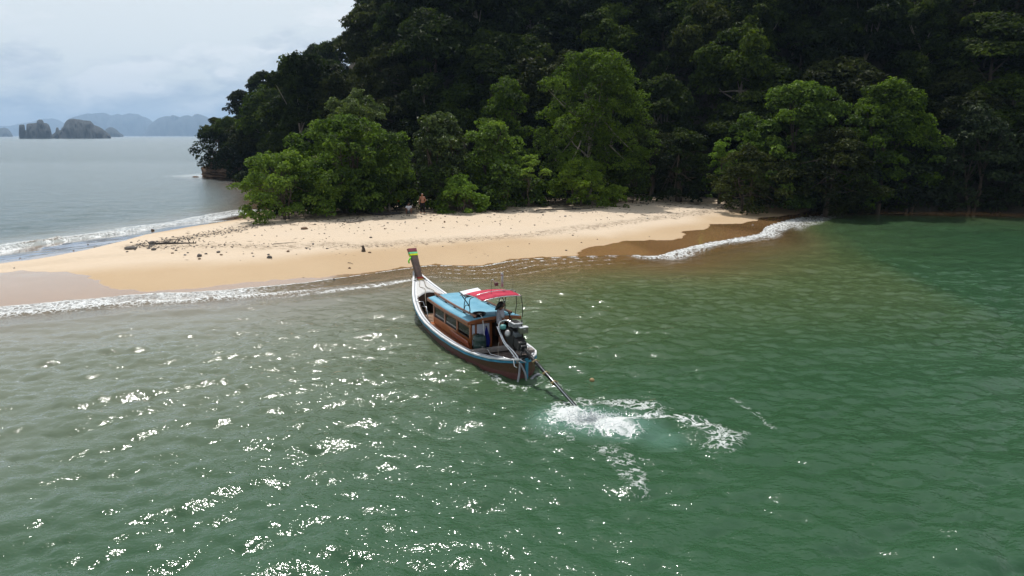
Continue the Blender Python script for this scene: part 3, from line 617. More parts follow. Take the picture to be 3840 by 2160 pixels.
tree('leafy_bush', 'dark bush directly behind the standing man', 1560, 1720, 590, 785, 67, 'glossy', br=.6, n=60, dens=9, size=.28, stems=3, z0f=-.08, seed=45, tint=.18, cat='bush', r0=.06)
tree('leafy_bush', 'mid green bush behind the layered sapling', 1840, 2080, 640, 782, 70.5, 'glossy', br=.6, n=70, dens=9, size=.28, stems=3, z0f=-.08, seed=46, tint=.38, cat='bush', r0=.06)
tree('leafy_bush', 'dark feathery bush behind the white post', 2270, 2450, 560, 745, 75, 'feather', br=.65, n=60, dens=9, size=.26, stems=3, z0f=-.06, seed=47, tint=.2, cat='bush', r0=.06)
for i, (a, b, c, d, Y, sd) in enumerate([(3000, 3320, 520, 810, 75.5, 31), (3260, 3560, 500, 815, 75, 32), (3480, 3800, 380, 822, 74.5, 33), (3700, 4020, 450, 825, 73, 34)]):
    tree('shore_tree', ['low dark shore tree under the light-topped tree', 'dark shore tree leaning over the water right of the light-topped tree', 'tall dark shore tree near the right edge of the picture', 'dark shore tree cut by the right edge of the picture'][i],
         a, b, c, d, Y, 'shade', br=.95, n=80, dens=6, size=.36, z0f=.0, stems=2, seed=sd, tint=.45, zbase=.1)

tree('point_tree', 'lowest tree of the skyline, drooping branches hanging over the rocky point', 715, 905, 462, 610, 139.5, 'forest', br=.85, n=100, dens=4, size=.42, z0f=-.02, seed=61, tint=.5, zbase=1.6, stems=2, lo=-.7)
tree('point_tree', 'dark tree hanging over the rock behind the leftmost shrub', 820, 1010, 480, 640, 133, 'forest', br=.9, n=90, dens=4, size=.42, z0f=-.02, seed=62, tint=.3, zbase=1.0, stems=2, lo=-.7)
# --- forest on the slope: a few crown shapes, many individuals
PROTO = []
for i, (k, sp, br, n, dens, size, z0) in enumerate([('dome', 'forest', 1.15, 62, 6.5, .42, .30), ('dome', 'olive', 1.0, 70, 6.5, .40, .25), ('column', 'forest', 1.0, 64, 6.5, .40, .08), ('umbrella', 'forest', 1.25, 60, 7, .36, .35), ('dome', 'canopy', 1.1, 60, 7, .36, .30), ('column', 'olive', .9, 70, 6.5, .38, .06)]):
    g = np.random.default_rng(100 + i); W, H = 9.0, (9.5, 8.5, 11, 9, 9, 10)[i]
    bl = crown_blobs(W, W, H, H * z0, g, br, n, k, .42); V, Fc, T = leaf_cloud(bl, dens, size, 200 + i, .35)
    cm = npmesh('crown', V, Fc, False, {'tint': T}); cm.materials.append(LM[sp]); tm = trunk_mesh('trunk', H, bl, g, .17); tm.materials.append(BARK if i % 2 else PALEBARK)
    PROTO.append((cm, tm, H))
def forest_tree(p, x, y, z, s, rz, label, group, sz=1.0):
    cm, tm, H = PROTO[p]; e = thing('forest_tree', label, 'tree', (x, y, z - .4), rz, group); e.scale = (s, s, s * sz)
    link('crown', cm, None, e); link('trunk', tm, None, e); return e
SKY = [ (800, 400, 143, .6), (850, 420, 138, .6), (900, 330, 147, .75), (985, 258, 150, .85), (1065, 250, 146, .7), (1105, 195, 150, .8), (1190, 155, 150, .85), (1270, 125, 150, .9), (1345, 80, 150, .9), (1415, 15, 152, 1.0)]
SKYLAB = ['second tree up the skyline from the rocky point', 'tree just inside the rocky point, below the skyline', 'fourth tree up the skyline from the rocky point', 'fifth tree up the skyline from the rocky point', 'sixth tree up the skyline from the rocky point',
          'seventh tree up the skyline from the rocky point', 'eighth tree up the skyline from the rocky point', 'ninth tree up the skyline from the rocky point', 'tenth tree up the skyline from the rocky point', 'topmost tree of the skyline, cut by the top of the picture']
used = []
for i, (px, py, Y, s) in enumerate(SKY):
    p = (1, 4, 1, 0, 3, 1, 0, 2, 1, 0)[i]; top = atY(px, py, Y); x = top[0]; z = top[2] - PROTO[p][2] * s
    gz = float(ground_h(x, Y)[0]); used.append((x, Y)); z = min(z, gz + 6) if z > gz else z
    forest_tree(p, x, Y, z, s, i * 1.3, SKYLAB[i], 'skyline trees')
g = np.random.default_rng(77); cand = []
for xx in np.arange(-60, 96, 5.6):
    yy = 78.0
    while yy < 185:
        cand.append((xx + g.uniform(-2.4, 2.4), yy + g.uniform(-1.2, 1.2))); yy += 5.2 - 1.9 * ss(5, 40, xx) + g.uniform(-.5, .5)
cand = np.array(cand); sh = sdist(cand, HILL); zh = hill_h(cand[:, 0], cand[:, 1]); cnt = 0
for (x, y), s_, z in zip(cand, sh, zh):
    if s_ < 1.0: continue
    px, py = proj((x, y, z + 5))
    if px < 700 or px > 4000 or py < -330 or py > 760: continue
    # keep the skyline of the left ridge open
    lim = np.interp(px, [700, 800, 900, 985, 1100, 1190, 1270, 1345, 1415], [520, 455, 400, 330, 275, 235, 205, 150, 60]) if px < 1415 else -999
    s = g.choice([g.uniform(.6, .9), g.uniform(.85, 1.2), g.uniform(1.15, 1.5)], p=[.3, .45, .25]); tp = proj((x, y, z + 9 * s))[1]
    if tp < lim: continue
    if min(((x - a) ** 2 + (y - b) ** 2) for a, b in used) < 9: continue
    p = int(g.choice(6, p=[.26, .22, .14, .16, .14, .08]))
    zone = 0 if px < 1500 else (1 if px < 2600 else 2); ht = 'low on' if s_ < 14 else ('halfway up' if s_ < 30 else 'high on')
    what = ['rounded dark green tree', 'rounded olive tree', 'narrow vine-draped dark green tree', 'flat-topped dark green tree', 'lighter feathery green tree', 'narrow olive tree'][p]
    where = ['the forested left flank of the hill', 'the forested middle slope of the hill', 'the deeply shaded right slope of the hill'][zone]
    forest_tree(p, x, y, z, s, g.uniform(0, 6.28), f'{what} {ht} {where}', f'{what}s {ht} {where}', g.uniform(.85, 1.2)); cnt += 1
print('forest trees', cnt)
def make_undergrowth():
    g = np.random.default_rng(5); B = []
    c = np.stack([g.uniform(-58, 75, 6500), g.uniform(74, 150, 6500)], 1); s = sdist(c, HILL); c = c[(s > -1.5) & (s < 45)]; z = ground_h(c[:, 0], c[:, 1])
    for (x, y), zz in zip(c, z):
        px, py = proj((x, y, zz)); 
        if 700 < px < 4000 and py > -80:
            r = g.uniform(.5, 1.3); B.append((x, y, zz + .2, r, r, r * g.uniform(.7, 1.6), float(np.clip(.3 + g.normal() * .15, 0, 1))))
    V, Fc, T = leaf_cloud(B, 1.0, .5, 6, .3, .0)
    o = link('undergrowth', npmesh('undergrowth', V, Fc, False, {'tint': T}), LM['forest']); tag(o, 'dark leafy undergrowth covering the hillside between the trees', 'undergrowth', kind='stuff'); print('undergrowth', len(Fc))
make_undergrowth()

def make_scrub():
    g = np.random.default_rng(15); B = []; L = smooth_line(TREELINE, 12)
    for i in range(950):
        q = L[int(g.integers(4, len(L)))]; x = q[0] + g.normal() * .8; y = q[1] + 1.3 + abs(g.normal()) * 4.5
        if -9.5 < x < -5 and y < q[1] + 5: continue
        z = float(ground_h(x, y)[0]); r = g.uniform(.45, 1.1); B.append((x, y, z + r * .4 + abs(g.normal()) * .7, r, r, r * .9, float(np.clip(.35 + g.normal() * .2, 0, 1))))
    V, Fc, T = leaf_cloud(B, 3.6, .32, 16, .3, -.4); o = link('undergrowth', npmesh('undergrowth', V, Fc, False, {'tint': T}), LM['forest']); tag(o, 'dark scrub filling the gaps under the trees behind the sand', 'undergrowth', kind='stuff')
make_scrub()
# --- rocky point
def rock_mesh(rx, ry, rz, seed, sub=4, amp=.35, freq=1.0):
    bm = bmesh.new(); bmesh.ops.create_icosphere(bm, subdivisions=sub, radius=1.0)
    V = np.array([v.co[:] for v in bm.verts]); g = np.random.default_rng(seed); o = g.uniform(0, 100, 3)
    q = V * freq + o; d = (vnoise3(q * 1.3) - .5) * 1.2 + (vnoise3(q * 3.1) - .5) * .6 + (vnoise3(q * 7) - .5) * .3
    d = np.round(d * 5) / 5 * .25 + d * .75 + (vnoise3(q * 14) - .5) * .18
    V = V * (1 + amp * d)[:, None] * np.array([rx, ry, rz])
    for v, c in zip(bm.verts, V): v.co = c
    me = bpy.data.meshes.new('rock'); bm.to_mesh(me); bm.free(); me.polygons.foreach_set('use_smooth', [False] * len(me.polygons)); return me
CLIFF = mat('cliff_rock', (.10, .07, .05), .95, var=.5, scale=.7, bump=.25, spec=.15, col2=(.24, .155, .10))
for i, (px, py, Y, rx, ry, rz, dz, lab) in enumerate([(875, 620, 146, 4.8, 7, 3.6, .5, 'brown rocky cliff below the overhanging tree at the point'), (890, 648, 140, 6.0, 5, 2.3, .2, 'dark low rock ledge at the foot of the rocky point'), (797, 640, 146, 1.9, 2.6, 1.9, .4, 'pointed brown rock at the outer end of the rocky point'),
    (779, 658, 141, 1.0, .9, .55, 0, 'small dark rock at the waterline of the rocky point'), (733, 658, 141, .55, .5, .22, 0, 'lone dark rock awash in the water off the rocky point')]):
    p = atY(px, py, Y); o = link('rock', rock_mesh(rx, ry, rz, 40 + i, 5 if i < 2 else 3, .5, 1.3), CLIFF); o.location = (p[0], Y, dz if i else 1.4); tag(o, lab, 'rock')
#--STAGE3--

# ------------------------------------------------------------------ longtail boat (boat frame: x forward from the stern post, y to port, z up from the waterline)
def wood(name, col, rough=.55, var=.35, spec=.35, coat=0): return mat(name, col, rough, 0, var, 2.2, .004, spec, coat, stretch=(.25, 1.5, 1.5))
def hull_mat():
    t = NT('hull_wood'); P = t.n('ShaderNodeTexCoord').outputs['Object']; z = t.n('ShaderNodeSeparateXYZ', {0: P}).outputs[2]
    g1 = t.noise(t.n('ShaderNodeMapping', {0: P, 3: (.4, 3, 9)}).outputs[0], 2.0, 6, .6)
    c = t.mix(g1, (.026, .012, .006), (.105, .046, .017))
    k = t.rng(t.math('ADD', z, t.math('MULTIPLY', t.noise(P, 1.5, 4), .10)), .42, .50, 1, 0)
    c = t.mix(k, c, t.mix(t.noise(P, 5, 5, .7), (.055, .018, .016), (.15, .055, .048)))
    # plank seams
    seam = t.rng(t.math('ABSOLUTE', t.math('SUBTRACT', t.math('FRACT', t.math('MULTIPLY', z, 6.5)), .5)), 0, .06)
    bs = t.n('ShaderNodeBsdfPrincipled', {'Base Color': c, 'Roughness': .5, 'Specular IOR Level': .4}); t.set(bs.inputs['Normal'], t.bump(t.math('ADD', seam, g1), .006))
    return t.done(bs)
HULLM = hull_mat(); WHITE = mat('white_paint', (.66, .67, .68), .45, var=.12, scale=2, bump=.002); DECKW = mat('worn_white_deck', (.52, .51, .49), .7, var=.18, scale=2.5, bump=.004, stretch=(.4, 2, 2))
BLUEP = mat('blue_paint', (.03, .20, .32), .45, var=.3, scale=3); GREYP = mat('grey_paint', (.25, .27, .30), .6, var=.25, scale=3)
ORANGE = wood('varnished_orange_wood', (.34, .105, .025), .38, .3, .5, .2); TRIM = wood('varnished_brown_trim', (.23, .068, .020), .4, .3, .5, .2); DARKW = wood('dark_wood', (.055, .030, .018), .7); PROWW = wood('prow_wood', (.075, .045, .035), .6, .45)
GREYDECK = wood('weathered_plank', (.13, .10, .085), .85, .4, .15); ROOFB = mat('blue_roof', (.095, .32, .45), .55, var=.14, scale=1.3, bump=.003, col2=(.16, .39, .51))
STEEL = mat('stainless_pipe', (.62, .62, .62), .22, 1, .1, 4, 0); BLACKM = mat('black_metal', (.012, .012, .013), .45, .3, .4, 6); GREASE = mat('greasy_iron', (.035, .034, .033), .5, .6, .5, 8)
GLASS = None
def glass_mat():
    t = NT('window_glass'); c = t.n('ShaderNodeBsdfTransparent', {0: (.06, .085, .08)}); gl = t.n('ShaderNodeBsdfGlossy', {0: (1, 1, 1), 'Roughness': .03})
    return t.done(t.n('ShaderNodeMixShader', {0: t.math('ADD', t.n('ShaderNodeFresnel', {0: 1.22}).outputs[0], .02), 1: c, 2: gl}))
GLASS = glass_mat()
BOAT = thing('longtail_boat', 'wooden longtail boat with blue cabin roof and tall prow afloat off the beach', 'boat', tuple(SB), HEAD)
SU = [0, .15, .5, 1.0, 1.7, 2.4, 3.5, 4.6, 5.6, 6.6, 7.4, 8.2, 9.0, 9.7, 10.3, 10.8, 11.2, 11.45]
SBm = [.05, .30, .60, .86, 1.04, 1.15, 1.23, 1.26, 1.25, 1.21, 1.14, 1.03, .88, .70, .50, .32, .17, .09]
SZ = [.88, .86, .82, .77, .71, .67, .65, .65, .67, .71, .77, .87, 1.02, 1.20, 1.40, 1.60, 1.78, 1.90]
def hb(u): return float(np.interp(u, SU, SBm))
def hz(u): return float(np.interp(u, SU, SZ))
UU = [p[0] for p in smooth_line([(u, 0) for u in SU], 3)]
def hsec(u, off=0.0):
    b = max(hb(u) - off, .02); zs = hz(u); zk = float(np.interp(u, [0, .5, 2, 6, 8.5, 10, 11, 11.45], [-.35, -.40, -.42, -.40, -.30, .10, .75, 1.30])) + off
    bw = float(np.interp(u, [0, .5, 2, 6, 9, 11.4], [.92, .94, .90, .86, .66, .5]))
    half = [(b, zs), (b * (.6 + .4 * bw + .0), zs * .55 + zk * .45 * .4), (b * bw, zs * .25 + zk * .45), (b * bw * .78, zk * .72 + zs * .05), (b * .40, zk * .95), (.0, zk)]
    return [(u, y, z) for y, z in half] + [(u, -y, z) for y, z in half[-2::-1]]
mb = MB(); mb.loft([hsec(u) for u in UU]); mb.build('hull', HULLM, BOAT)
mb = MB(); mb.loft([hsec(u, .05)[::-1] for u in UU[2:-2]]); mb.build('hull_lining', DARKW, BOAT)
def rail(s, off, dz, w, h, u0=0, u1=11.45):
    rows = []
    for u in UU:
        if u < u0 or u > u1: continue
        b = hb(u) + off; z = hz(u) + dz; y0, y1 = s * max(b - w / 2, .01), s * max(b + w / 2, .02)
        rows.append([(u, y0, z - h / 2), (u, y1, z - h / 2), (u, y1, z + h / 2), (u, y0, z + h / 2)])
    m = MB(); m.loft(rows, True, False); m.add(rows[0], [[0, 1, 2, 3]]); m.add(rows[-1], [[3, 2, 1, 0]]); return m
for s in (1, -1):
    rail(s, .025, -.075, .05, .07).build('rub_rail', BLUEP, BOAT)
    rail(s, .000, .004, .085, .05).build('gunwale', WHITE, BOAT)
    rail(s, -.07, .012, .045, .05, .4, 10.9).build('inner_rail', GREYP, BOAT)
    rail(s, -.125, .004, .05, .05, .4, 10.7).build('coaming', WHITE, BOAT)
# foredeck with a curved after edge, side decks round the cockpit
rows = []
for i in range(17):
    v = -1 + i / 8.0
    e = 9.65 - .42 * abs(v) ** 2.0
    rows.append([(u, v * max(hb(u) - .10, .02), hz(u) + .005 + .05 * (1 - v * v)) for u in np.linspace(e, 11.2, 9)])
m = MB(); m.loft(rows); o = m.build('foredeck', DECKW, BOAT); o.modifiers.new('s', 'SOLIDIFY').thickness = .035
m = MB(); edge = [r[0] for r in rows]; m.loft([[p for p in edge], [(p[0] + .01, p[1], p[2] - .38) for p in edge]]); m.build('foredeck_bulkhead', DARKW, BOAT)
for s in (1, -1):
    m = MB(); m.loft([[(u, s * (hb(u) - .10), hz(u) - .01), (u, s * (hb(u) - .22), hz(u) - .03)] for u in np.linspace(6.5, 9.5, 12)]); o = m.build('side_deck', DECKW, BOAT); o.modifiers.new('s', 'SOLIDIFY').thickness = .03
    m = MB(); m.loft([[(u, s * (hb(u) - .22), hz(u) + .03), (u, s * (hb(u) - .23), hz(u) - .25)] for u in np.linspace(6.6, 9.5, 12)]); o = m.build('cockpit_coaming', DARKW, BOAT); o.modifiers.new('s', 'SOLIDIFY').thickness = .025
    m = MB(); m.loft([[(u, s * (hb(u) - .13), hz(u) - .03), (u, s * .78, hz(u) - .05)] for u in np.linspace(2.7, 6.75, 10)]); o = m.build('side_deck', ORANGE, BOAT); o.modifiers.new('s', 'SOLIDIFY').thickness = .03
for i in range(16):                                     # cockpit floor boards
    u = 6.75 + i * .165; m = MB(); w = hb(u) * .84; m.box((u, 0, .36 + (.02 * math.sin(i * 2.1))), (.125, 2 * w, .03)); m.build('plank', wood('cockpit_board', (.30, .19, .125), .8) if i == 0 else bpy.data.materials['cockpit_board'], BOAT)
for i in range(5):                                      # hull frames in the cockpit
    u = 6.95 + i * .5; m = MB(); m.tube([(u, y * .93, max(z, .22) if z < .3 else z - .06) for _, y, z in hsec(u, .06)], .028, 5); m.build('frame', DARKW, BOAT)
for i in range(9):                                      # stern deck boards
    u = .45 + i * .262; m = MB(); w = hb(u) - .10; m.box((u, 0, .555 + .004 * math.sin(i * 3.3)), (.245, 2 * w, .035)); m.build('plank', GREYDECK, BOAT)
m = MB(); m.box((2.05, .10, .70), (.20, 1.95, .15), (0, .02, -.04)); m.build('cross_beam', wood('weathered_beam', (.21, .185, .17), .85), BOAT, .012)
m = MB(); m.box((.95, -.45, .86), (.34, .55, .12), (0, 0, -.1)); m.build('stern_block', bpy.data.materials['weathered_beam'], BOAT, .012)
m = MB(); m.box((.28, 0, .80), (.42, .62, .05)); m.build('stern_thwart', bpy.data.materials['weathered_beam'], BOAT, .01)
m = MB(); m.box((-.02, 0, .30), (.075, .09, 1.25), (0, -.04, 0)); m.build('stern_post', BLUEP, BOAT)
m = MB(); m.tube([(1.35, .18, .60), (.25, .30, .62)], .022, 6); m.build('blue_stay', BLUEP, BOAT)
# prow post: flaring square stem
rows = []
for t in np.linspace(0, 1, 9):
    u = 10.85 + .95 * t + .18 * t * t; z = 1.55 + 1.32 * t; w = .115 + .075 * t ** 1.6; d = .14 + .05 * (1 - t)
    rows.append([(u - d, -w, z + .04), (u - d, w, z + .04), (u + d, w * .9, z - .04), (u + d, -w * .9, z - .04)])
m = MB(); m.loft(rows, True, False); m.add(rows[-1], [[0, 1, 2, 3]]); PROW = m.build('prow', PROWW, BOAT, .012)
def prow_band(t0, t1, gr):
    rows = []
    for t in (t0, (t0 + t1) / 2, t1):
        u = 10.85 + .95 * t + .18 * t * t; z = 1.55 + 1.32 * t; w = .115 + .075 * max(t, 0) ** 1.6 + gr; d = .14 + .05 * (1 - t) + gr
        rows.append([(u - d, -w, z + .04), (u - d, w, z + .04), (u + d, w * .9, z - .04), (u + d, -w * .9, z - .04)])
    m = MB(); m.loft(rows, True, False); m.add(rows[-1], [[0, 1, 2, 3]]); m.add(rows[0], [[3, 2, 1, 0]]); return m
def cloth(name, c): return mat(name, c, .8, 0, .2, 9, .004, .15)
prow_band(.90, 1.008, .008).build('prow_cap', mat('maroon_paint', (.18, .012, .028), .5, var=.25), BOAT)
def on_boat(name, label, cat, u, v, z): return thing(name, label, cat, tuple(BW(u, v, z)), HEAD)
def sub(mb, u, v, z):
    mb.v = [(a - u, b - v, c - z) for a, b, c in mb.v]; return mb
for nm, lab, t0, t1, gr, c in [('ribbon', 'pale green ribbon tied below the maroon top of the prow', .845, .895, .014, (.18, .62, .30)), ('ribbon', 'yellow-green ribbon under the pale green one on the prow', .79, .842, .016, (.55, .58, .02)),
                               ('ribbon', 'dark red ribbon wound round the foot of the prow', .07, .125, .016, (.22, .025, .018)), ('ribbon', 'ochre ribbon under the red one at the foot of the prow', .025, .066, .020, (.36, .22, .05)),
                               ('ribbon', 'white ribbon at the foot of the prow', -.012, .022, .024, (.55, .54, .52)), ('ribbon', 'purple ribbon lowest at the foot of the prow', -.06, -.016, .028, (.05, .03, .14))]:
    o = sub(prow_band(t0, t1, gr), 11, 0, 1.6).build(nm, cloth('cloth_' + str(round(t0 * 100)), c)); o.location = tuple(BW(11, 0, 1.6)); o.rotation_euler = (0, 0, HEAD); tag(o, lab, 'ribbon', 'ribbons on the prow')
m = MB(); m.loft([[(11.45, .20, 2.55), (11.50, .20, 2.60)], [(11.43, .27, 2.46), (11.50, .28, 2.50)], [(11.42, .31, 2.36), (11.52, .33, 2.38)], [(11.40, .28, 2.30), (11.49, .31, 2.27)]]); sub(m, 11.4, .2, 2.3)
o = m.build('ribbon', cloth('lime_cloth', (.16, .70, .04))); o.modifiers.new('s', 'SOLIDIFY').thickness = .02; o.location = tuple(BW(11.4, .2, 2.3)); o.rotation_euler = (0, 0, HEAD); tag(o, 'bright lime ribbon end dangling from the left side of the prow', 'ribbon', 'ribbons on the prow')
# cabin
U0, U1, CW = 2.78, 6.70, .80                               # after wall, forward wall, half width
ZB, ZW0, ZW1, ZT = .55, .93, 1.36, 1.54                    # sole, window sill, window head, wall top
def camber(v): return 1.60 + .10 * (1 - (v / 1.03) ** 2)
def sheer(u): return .05 * ((u - 4.7) / 2.1) ** 2
for s in (1, -1):
    m = MB(); m.box(((U0 + U1) / 2, s * CW, (ZB + ZW0) / 2), (U1 - U0, .045, ZW0 - ZB)); m.build('cabin_side', ORANGE, BOAT)
    m = MB(); m.box(((U0 + U1) / 2, s * CW, (ZW1 + ZT) / 2 + .015), (U1 - U0, .045, ZT - ZW1 + .03)); m.build('window_header', ORANGE, BOAT)
    n = 3; L = (U1 - U0) / n
    for i in range(n + 1):
        m = MB(); m.box((U0 + i * L + (.06 if i == 0 else -.06 if i == n else 0), s * CW, (ZW0 + ZW1) / 2), (.14 if 0 < i < n else .12, .06, ZW1 - ZW0)); m.build('window_post', TRIM, BOAT)
    for i in range(n):
        a, b = U0 + i * L + (.12 if i == 0 else .07), U0 + (i + 1) * L - (.12 if i == n - 1 else .07); wn = MB()
        for q in ((ZW0 + .015), (ZW1 - .015)): wn.box(((a + b) / 2, s * CW, q), (b - a, .065, .03))
        wo = wn.build('window', DARKW, BOAT); g_ = MB(); g_.box(((a + b) / 2, s * CW, (ZW0 + ZW1) / 2), (b - a, .010, ZW1 - ZW0 - .06)); g_.build('pane', GLASS, wo)
    m = MB(); m.box((3.55, s * (CW + .13), .80), (1.75, .035, .26), (s * -.30, 0, 0)); bo = m.build('name_board', wood('red_brown_board', (.26, .055, .018), .4, .25, .45, .2), BOAT, .02)
    lt = MB(); gg = random.Random(3)
    for k in range(22):                                     # faded painted lettering, only its rhythm can be made out
        uu = 4.22 - k * .061; hh = gg.uniform(.045, .085); lt.box((uu, s * (CW + .147 + .006), .842), (.014, .004, hh), (s * -.30, gg.uniform(-.5, .5), 0))
        lt.box((uu - .022, s * (CW + .147 + .006 - (.004 if k % 2 else -.004)), .842 + gg.uniform(-.02, .025)), (.035, .004, .012), (s * -.30, gg.uniform(-.6, .6), 0))
    lt.build('lettering', mat('faded_letter_paint', (.42, .26, .23), .6), bo)
m = MB(); m.box((U1, 0, (ZB + ZW0) / 2), (.045, 2 * CW - .05, ZW0 - ZB)); m.box((U1, 0, ZT - .04), (.045, 2 * CW - .05, .10)); m.build('front_wall', ORANGE, BOAT)
for y in (-.72, -.24, .24, .72): m = MB(); m.box((U1, y, (ZW0 + ZT) / 2 - .03), (.05, .06, ZT - ZW0 - .02)); m.build('window_post', TRIM, BOAT)
m = MB(); m.box(((U0 + U1) / 2, 0, .54), (U1 - U0, 2 * CW - .06, .03)); m.build('cabin_floor', DARKW, BOAT)
# after wall: white panels to port, open doorway to starboard
PANEL = mat('lilac_white_panel', (.50, .51, .62), .6, var=.06)
for y0, y1, z0, z1 in [(.66, .76, .72, 1.46), (.10, .58, .98, 1.47), (.10, .58, .60, .95)]:
    m = MB(); m.box((U0 - .015, (y0 + y1) / 2, (z0 + z1) / 2), (.02, y1 - y0, z1 - z0)); m.build('panel', PANEL, BOAT)
for y, w in ((.62, .07), (.045, .09), (-.72, .12)): m = MB(); m.box((U0, y, (ZB + ZT) / 2), (.05, w, ZT - ZB)); m.build('door_post', TRIM, BOAT)
m = MB(); m.box((U0, .34, .965), (.045, .50, .035)); m.box((U0, 0, 1.51), (.045, 1.5, .06)); m.build('after_wall_rail', TRIM, BOAT)
m = MB(); m.box((U0 + .05, .38, (ZB + ZT) / 2), (.012, .72, ZT - ZB)); m.build('after_wall', DARKW, BOAT)
m = MB(); m.box((4.2, 0, 1.02), (.03, 1.5, .95)); m.build('cabin_partition', DARKW, BOAT)
# roof: cambered blue sheet inside a varnished fascia, two raised hand rails
RU0, RU1, RW = 2.50, 6.82, 1.03
m = MB(); m.loft([[(u, v, camber(v) + sheer(u)) for v in np.linspace(-RW + .03, RW - .03, 13)] for u in np.linspace(RU0 + .03, RU1 - .03, 13)]); o = m.build('roof', ROOFB, BOAT); sm_ = o.modifiers.new('s', 'SOLIDIFY'); sm_.thickness = .03; sm_.offset = -1
for s in (1, -1):
    m = MB(); m.loft([[(u, s * (RW - .03), camber(RW) + sheer(u) - .085), (u, s * (RW + .012), camber(RW) + sheer(u) - .085), (u, s * (RW + .012), camber(RW) + sheer(u) + .012), (u, s * (RW - .03), camber(RW) + sheer(u) + .012)] for u in np.linspace(RU0, RU1, 9)], True, False); m.build('roof_fascia', TRIM, BOAT)
    rr = MB(); rr.loft([[(u, s * .66, 1.735 + sheer(u)), (u, s * .71, 1.735 + sheer(u)), (u, s * .71, 1.81 + sheer(u)), (u, s * .66, 1.81 + sheer(u))] for u in np.linspace(RU0 + .05, RU1 + .05, 9)], True, False)
    rl = rr.build('roof_rail', TRIM, BOAT)
    for u in (2.75, 3.7, 4.65, 5.6, 6.6): q = MB(); q.box((u, s * .685, 1.70 + sheer(u)), (.16, .045, .09)); q.build('rail_block', DARKW, rl)
for u in (RU0, RU1):
    m = MB(); m.loft([[(u + e * .022, v, camber(v) + sheer(u) + z) for e, z in ((-1, -.10), (1, -.10), (1, .012), (-1, .012))] for v in np.linspace(-RW - .01, RW + .01, 13)], True, False); m.build('roof_fascia', TRIM, BOAT)
# bimini awning on bowed poles
RED = None
def awning_mat():
    t = NT('red_canvas'); P = t.n('ShaderNodeTexCoord').outputs['Object']; c = t.mix(t.rng(t.noise(P, 2.5, 5, .6), .3, .7), (.50, .035, .075), (.62, .065, .11))
    return t.done(t.n('ShaderNodeMixShader', {0: .22, 1: t.n('ShaderNodeBsdfPrincipled', {'Base Color': c, 'Roughness': .75, 'Specular IOR Level': .2}), 2: t.n('ShaderNodeBsdfTranslucent', {0: c})}))
RED = awning_mat()
def az_(u, v): return float(np.interp(u, [1.5, 2.2, 3.0, 3.65], [2.57, 2.61, 2.54, 2.38])) + .10 * (1 - (v / .88) ** 2)
m = MB(); m.loft([[(u, v, az_(u, v)) for v in np.linspace(-.60, .86, 15)] for u in np.linspace(1.62, 3.6, 10)]); o = m.build('awning', RED, BOAT); o.modifiers.new('s', 'SOLIDIFY').thickness = .008
fr = MB()
for u, ex in ((1.6, .84), (3.62, .87)): fr.tube([(u, v, az_(u, max(-.88, min(.88, v))) - .006) for v in np.linspace(-ex + .22, ex, 15)], .016, 6)
fr.tube([(2.15, .86, 2.66)] + [(2.15, v, az_(2.15, v) + .06) for v in np.linspace(.80, -.62, 11)] + [(2.15, -.66, az_(2.15, -.66) - .03)], .016, 6)
for s in (1, -1): fr.tube([(u, .865 if s > 0 else -.61, az_(u, .865 if s > 0 else .61) - .004) for u in np.linspace(1.6, 3.62, 8)], .014, 6)
fr.build('awning_frame', STEEL, BOAT)
for s in (1, -1):
    p = MB()
    p.tube(smooth_line([(3.15, s * .69, 1.80), (3.15, s * .70, 2.05), (3.45, .80 if s > 0 else -.64, 2.32), (3.58, .84 if s > 0 else -.60, 2.42)], 5), .019, 6); p.tube(smooth_line([(3.70, s * .69, 1.82), (3.62, s * .70, 2.10), (3.15, .82 if s > 0 else -.64, 2.42), (2.75, .85 if s > 0 else -.60, 2.59)], 5), .016, 6)
    p.tube(smooth_line([(3.15, s * .70, 2.05), (2.95, .76 if s > 0 else -.66, 2.36), (2.45, .84 if s > 0 else -.61, 2.55), (2.15, .86 if s > 0 else -.60, 2.62)], 5), .016, 6); p.tube(smooth_line([(3.68, s * .69, 1.84), (3.5, s * .70, 2.03), (3.18, s * .70, 2.07)], 4), .013, 6)
    p.build('awning_pole', BLACKM, BOAT)
p = MB(); p.tube([(1.9, -.80, 1.8), (1.80, -.74, 2.3), (1.66, -.62, 2.60)], .014, 6); p.tube([(2.5, -.80, 1.75), (2.25, -.74, 2.2), (2.05, -.62, 2.64)], .014, 6); p.build('awning_pole', BLACKM, BOAT)
m = MB(); m.tube([(2.45, -.30, 2.80), (2.45, -.30, 3.30)], .014, 6); m.tube([(2.47, -.27, 2.82), (2.47, -.27, 3.22)], .030, 8); m.lathe([(.0, 0), (.04, .01), (.045, .08), (.03, .12), (0, .13)], (2.47, -.27, 3.20)); m.build('mast', mat('grey_mast', (.40, .40, .40), .5), BOAT)
m = MB(); m.box((2.62, -.12, 2.90), (.09, .13, .12)); m.build('navigation_lamp', mat('brown_lamp', (.10, .04, .045), .5), BOAT, .01)
for u, v, h in ((2.1, .30, 3.18), (2.1, -.52, 3.25)): m = MB(); m.tube([(u, v, az_(u, v)), (u, v, h)], .006, 5); m.build('antenna', BLACKM, BOAT)
m = MB(); m.tube([(2.1, .30, 3.17), (2.1, .24, 3.20), (2.1, .19, 3.10)], .016, 5); m.build('antenna_flag', WHITE, BOAT)
o = on_boat('solar_panel', 'white-topped flat panel lying on the front corner of the red awning', 'panel', 3.34, .52, 2.505)
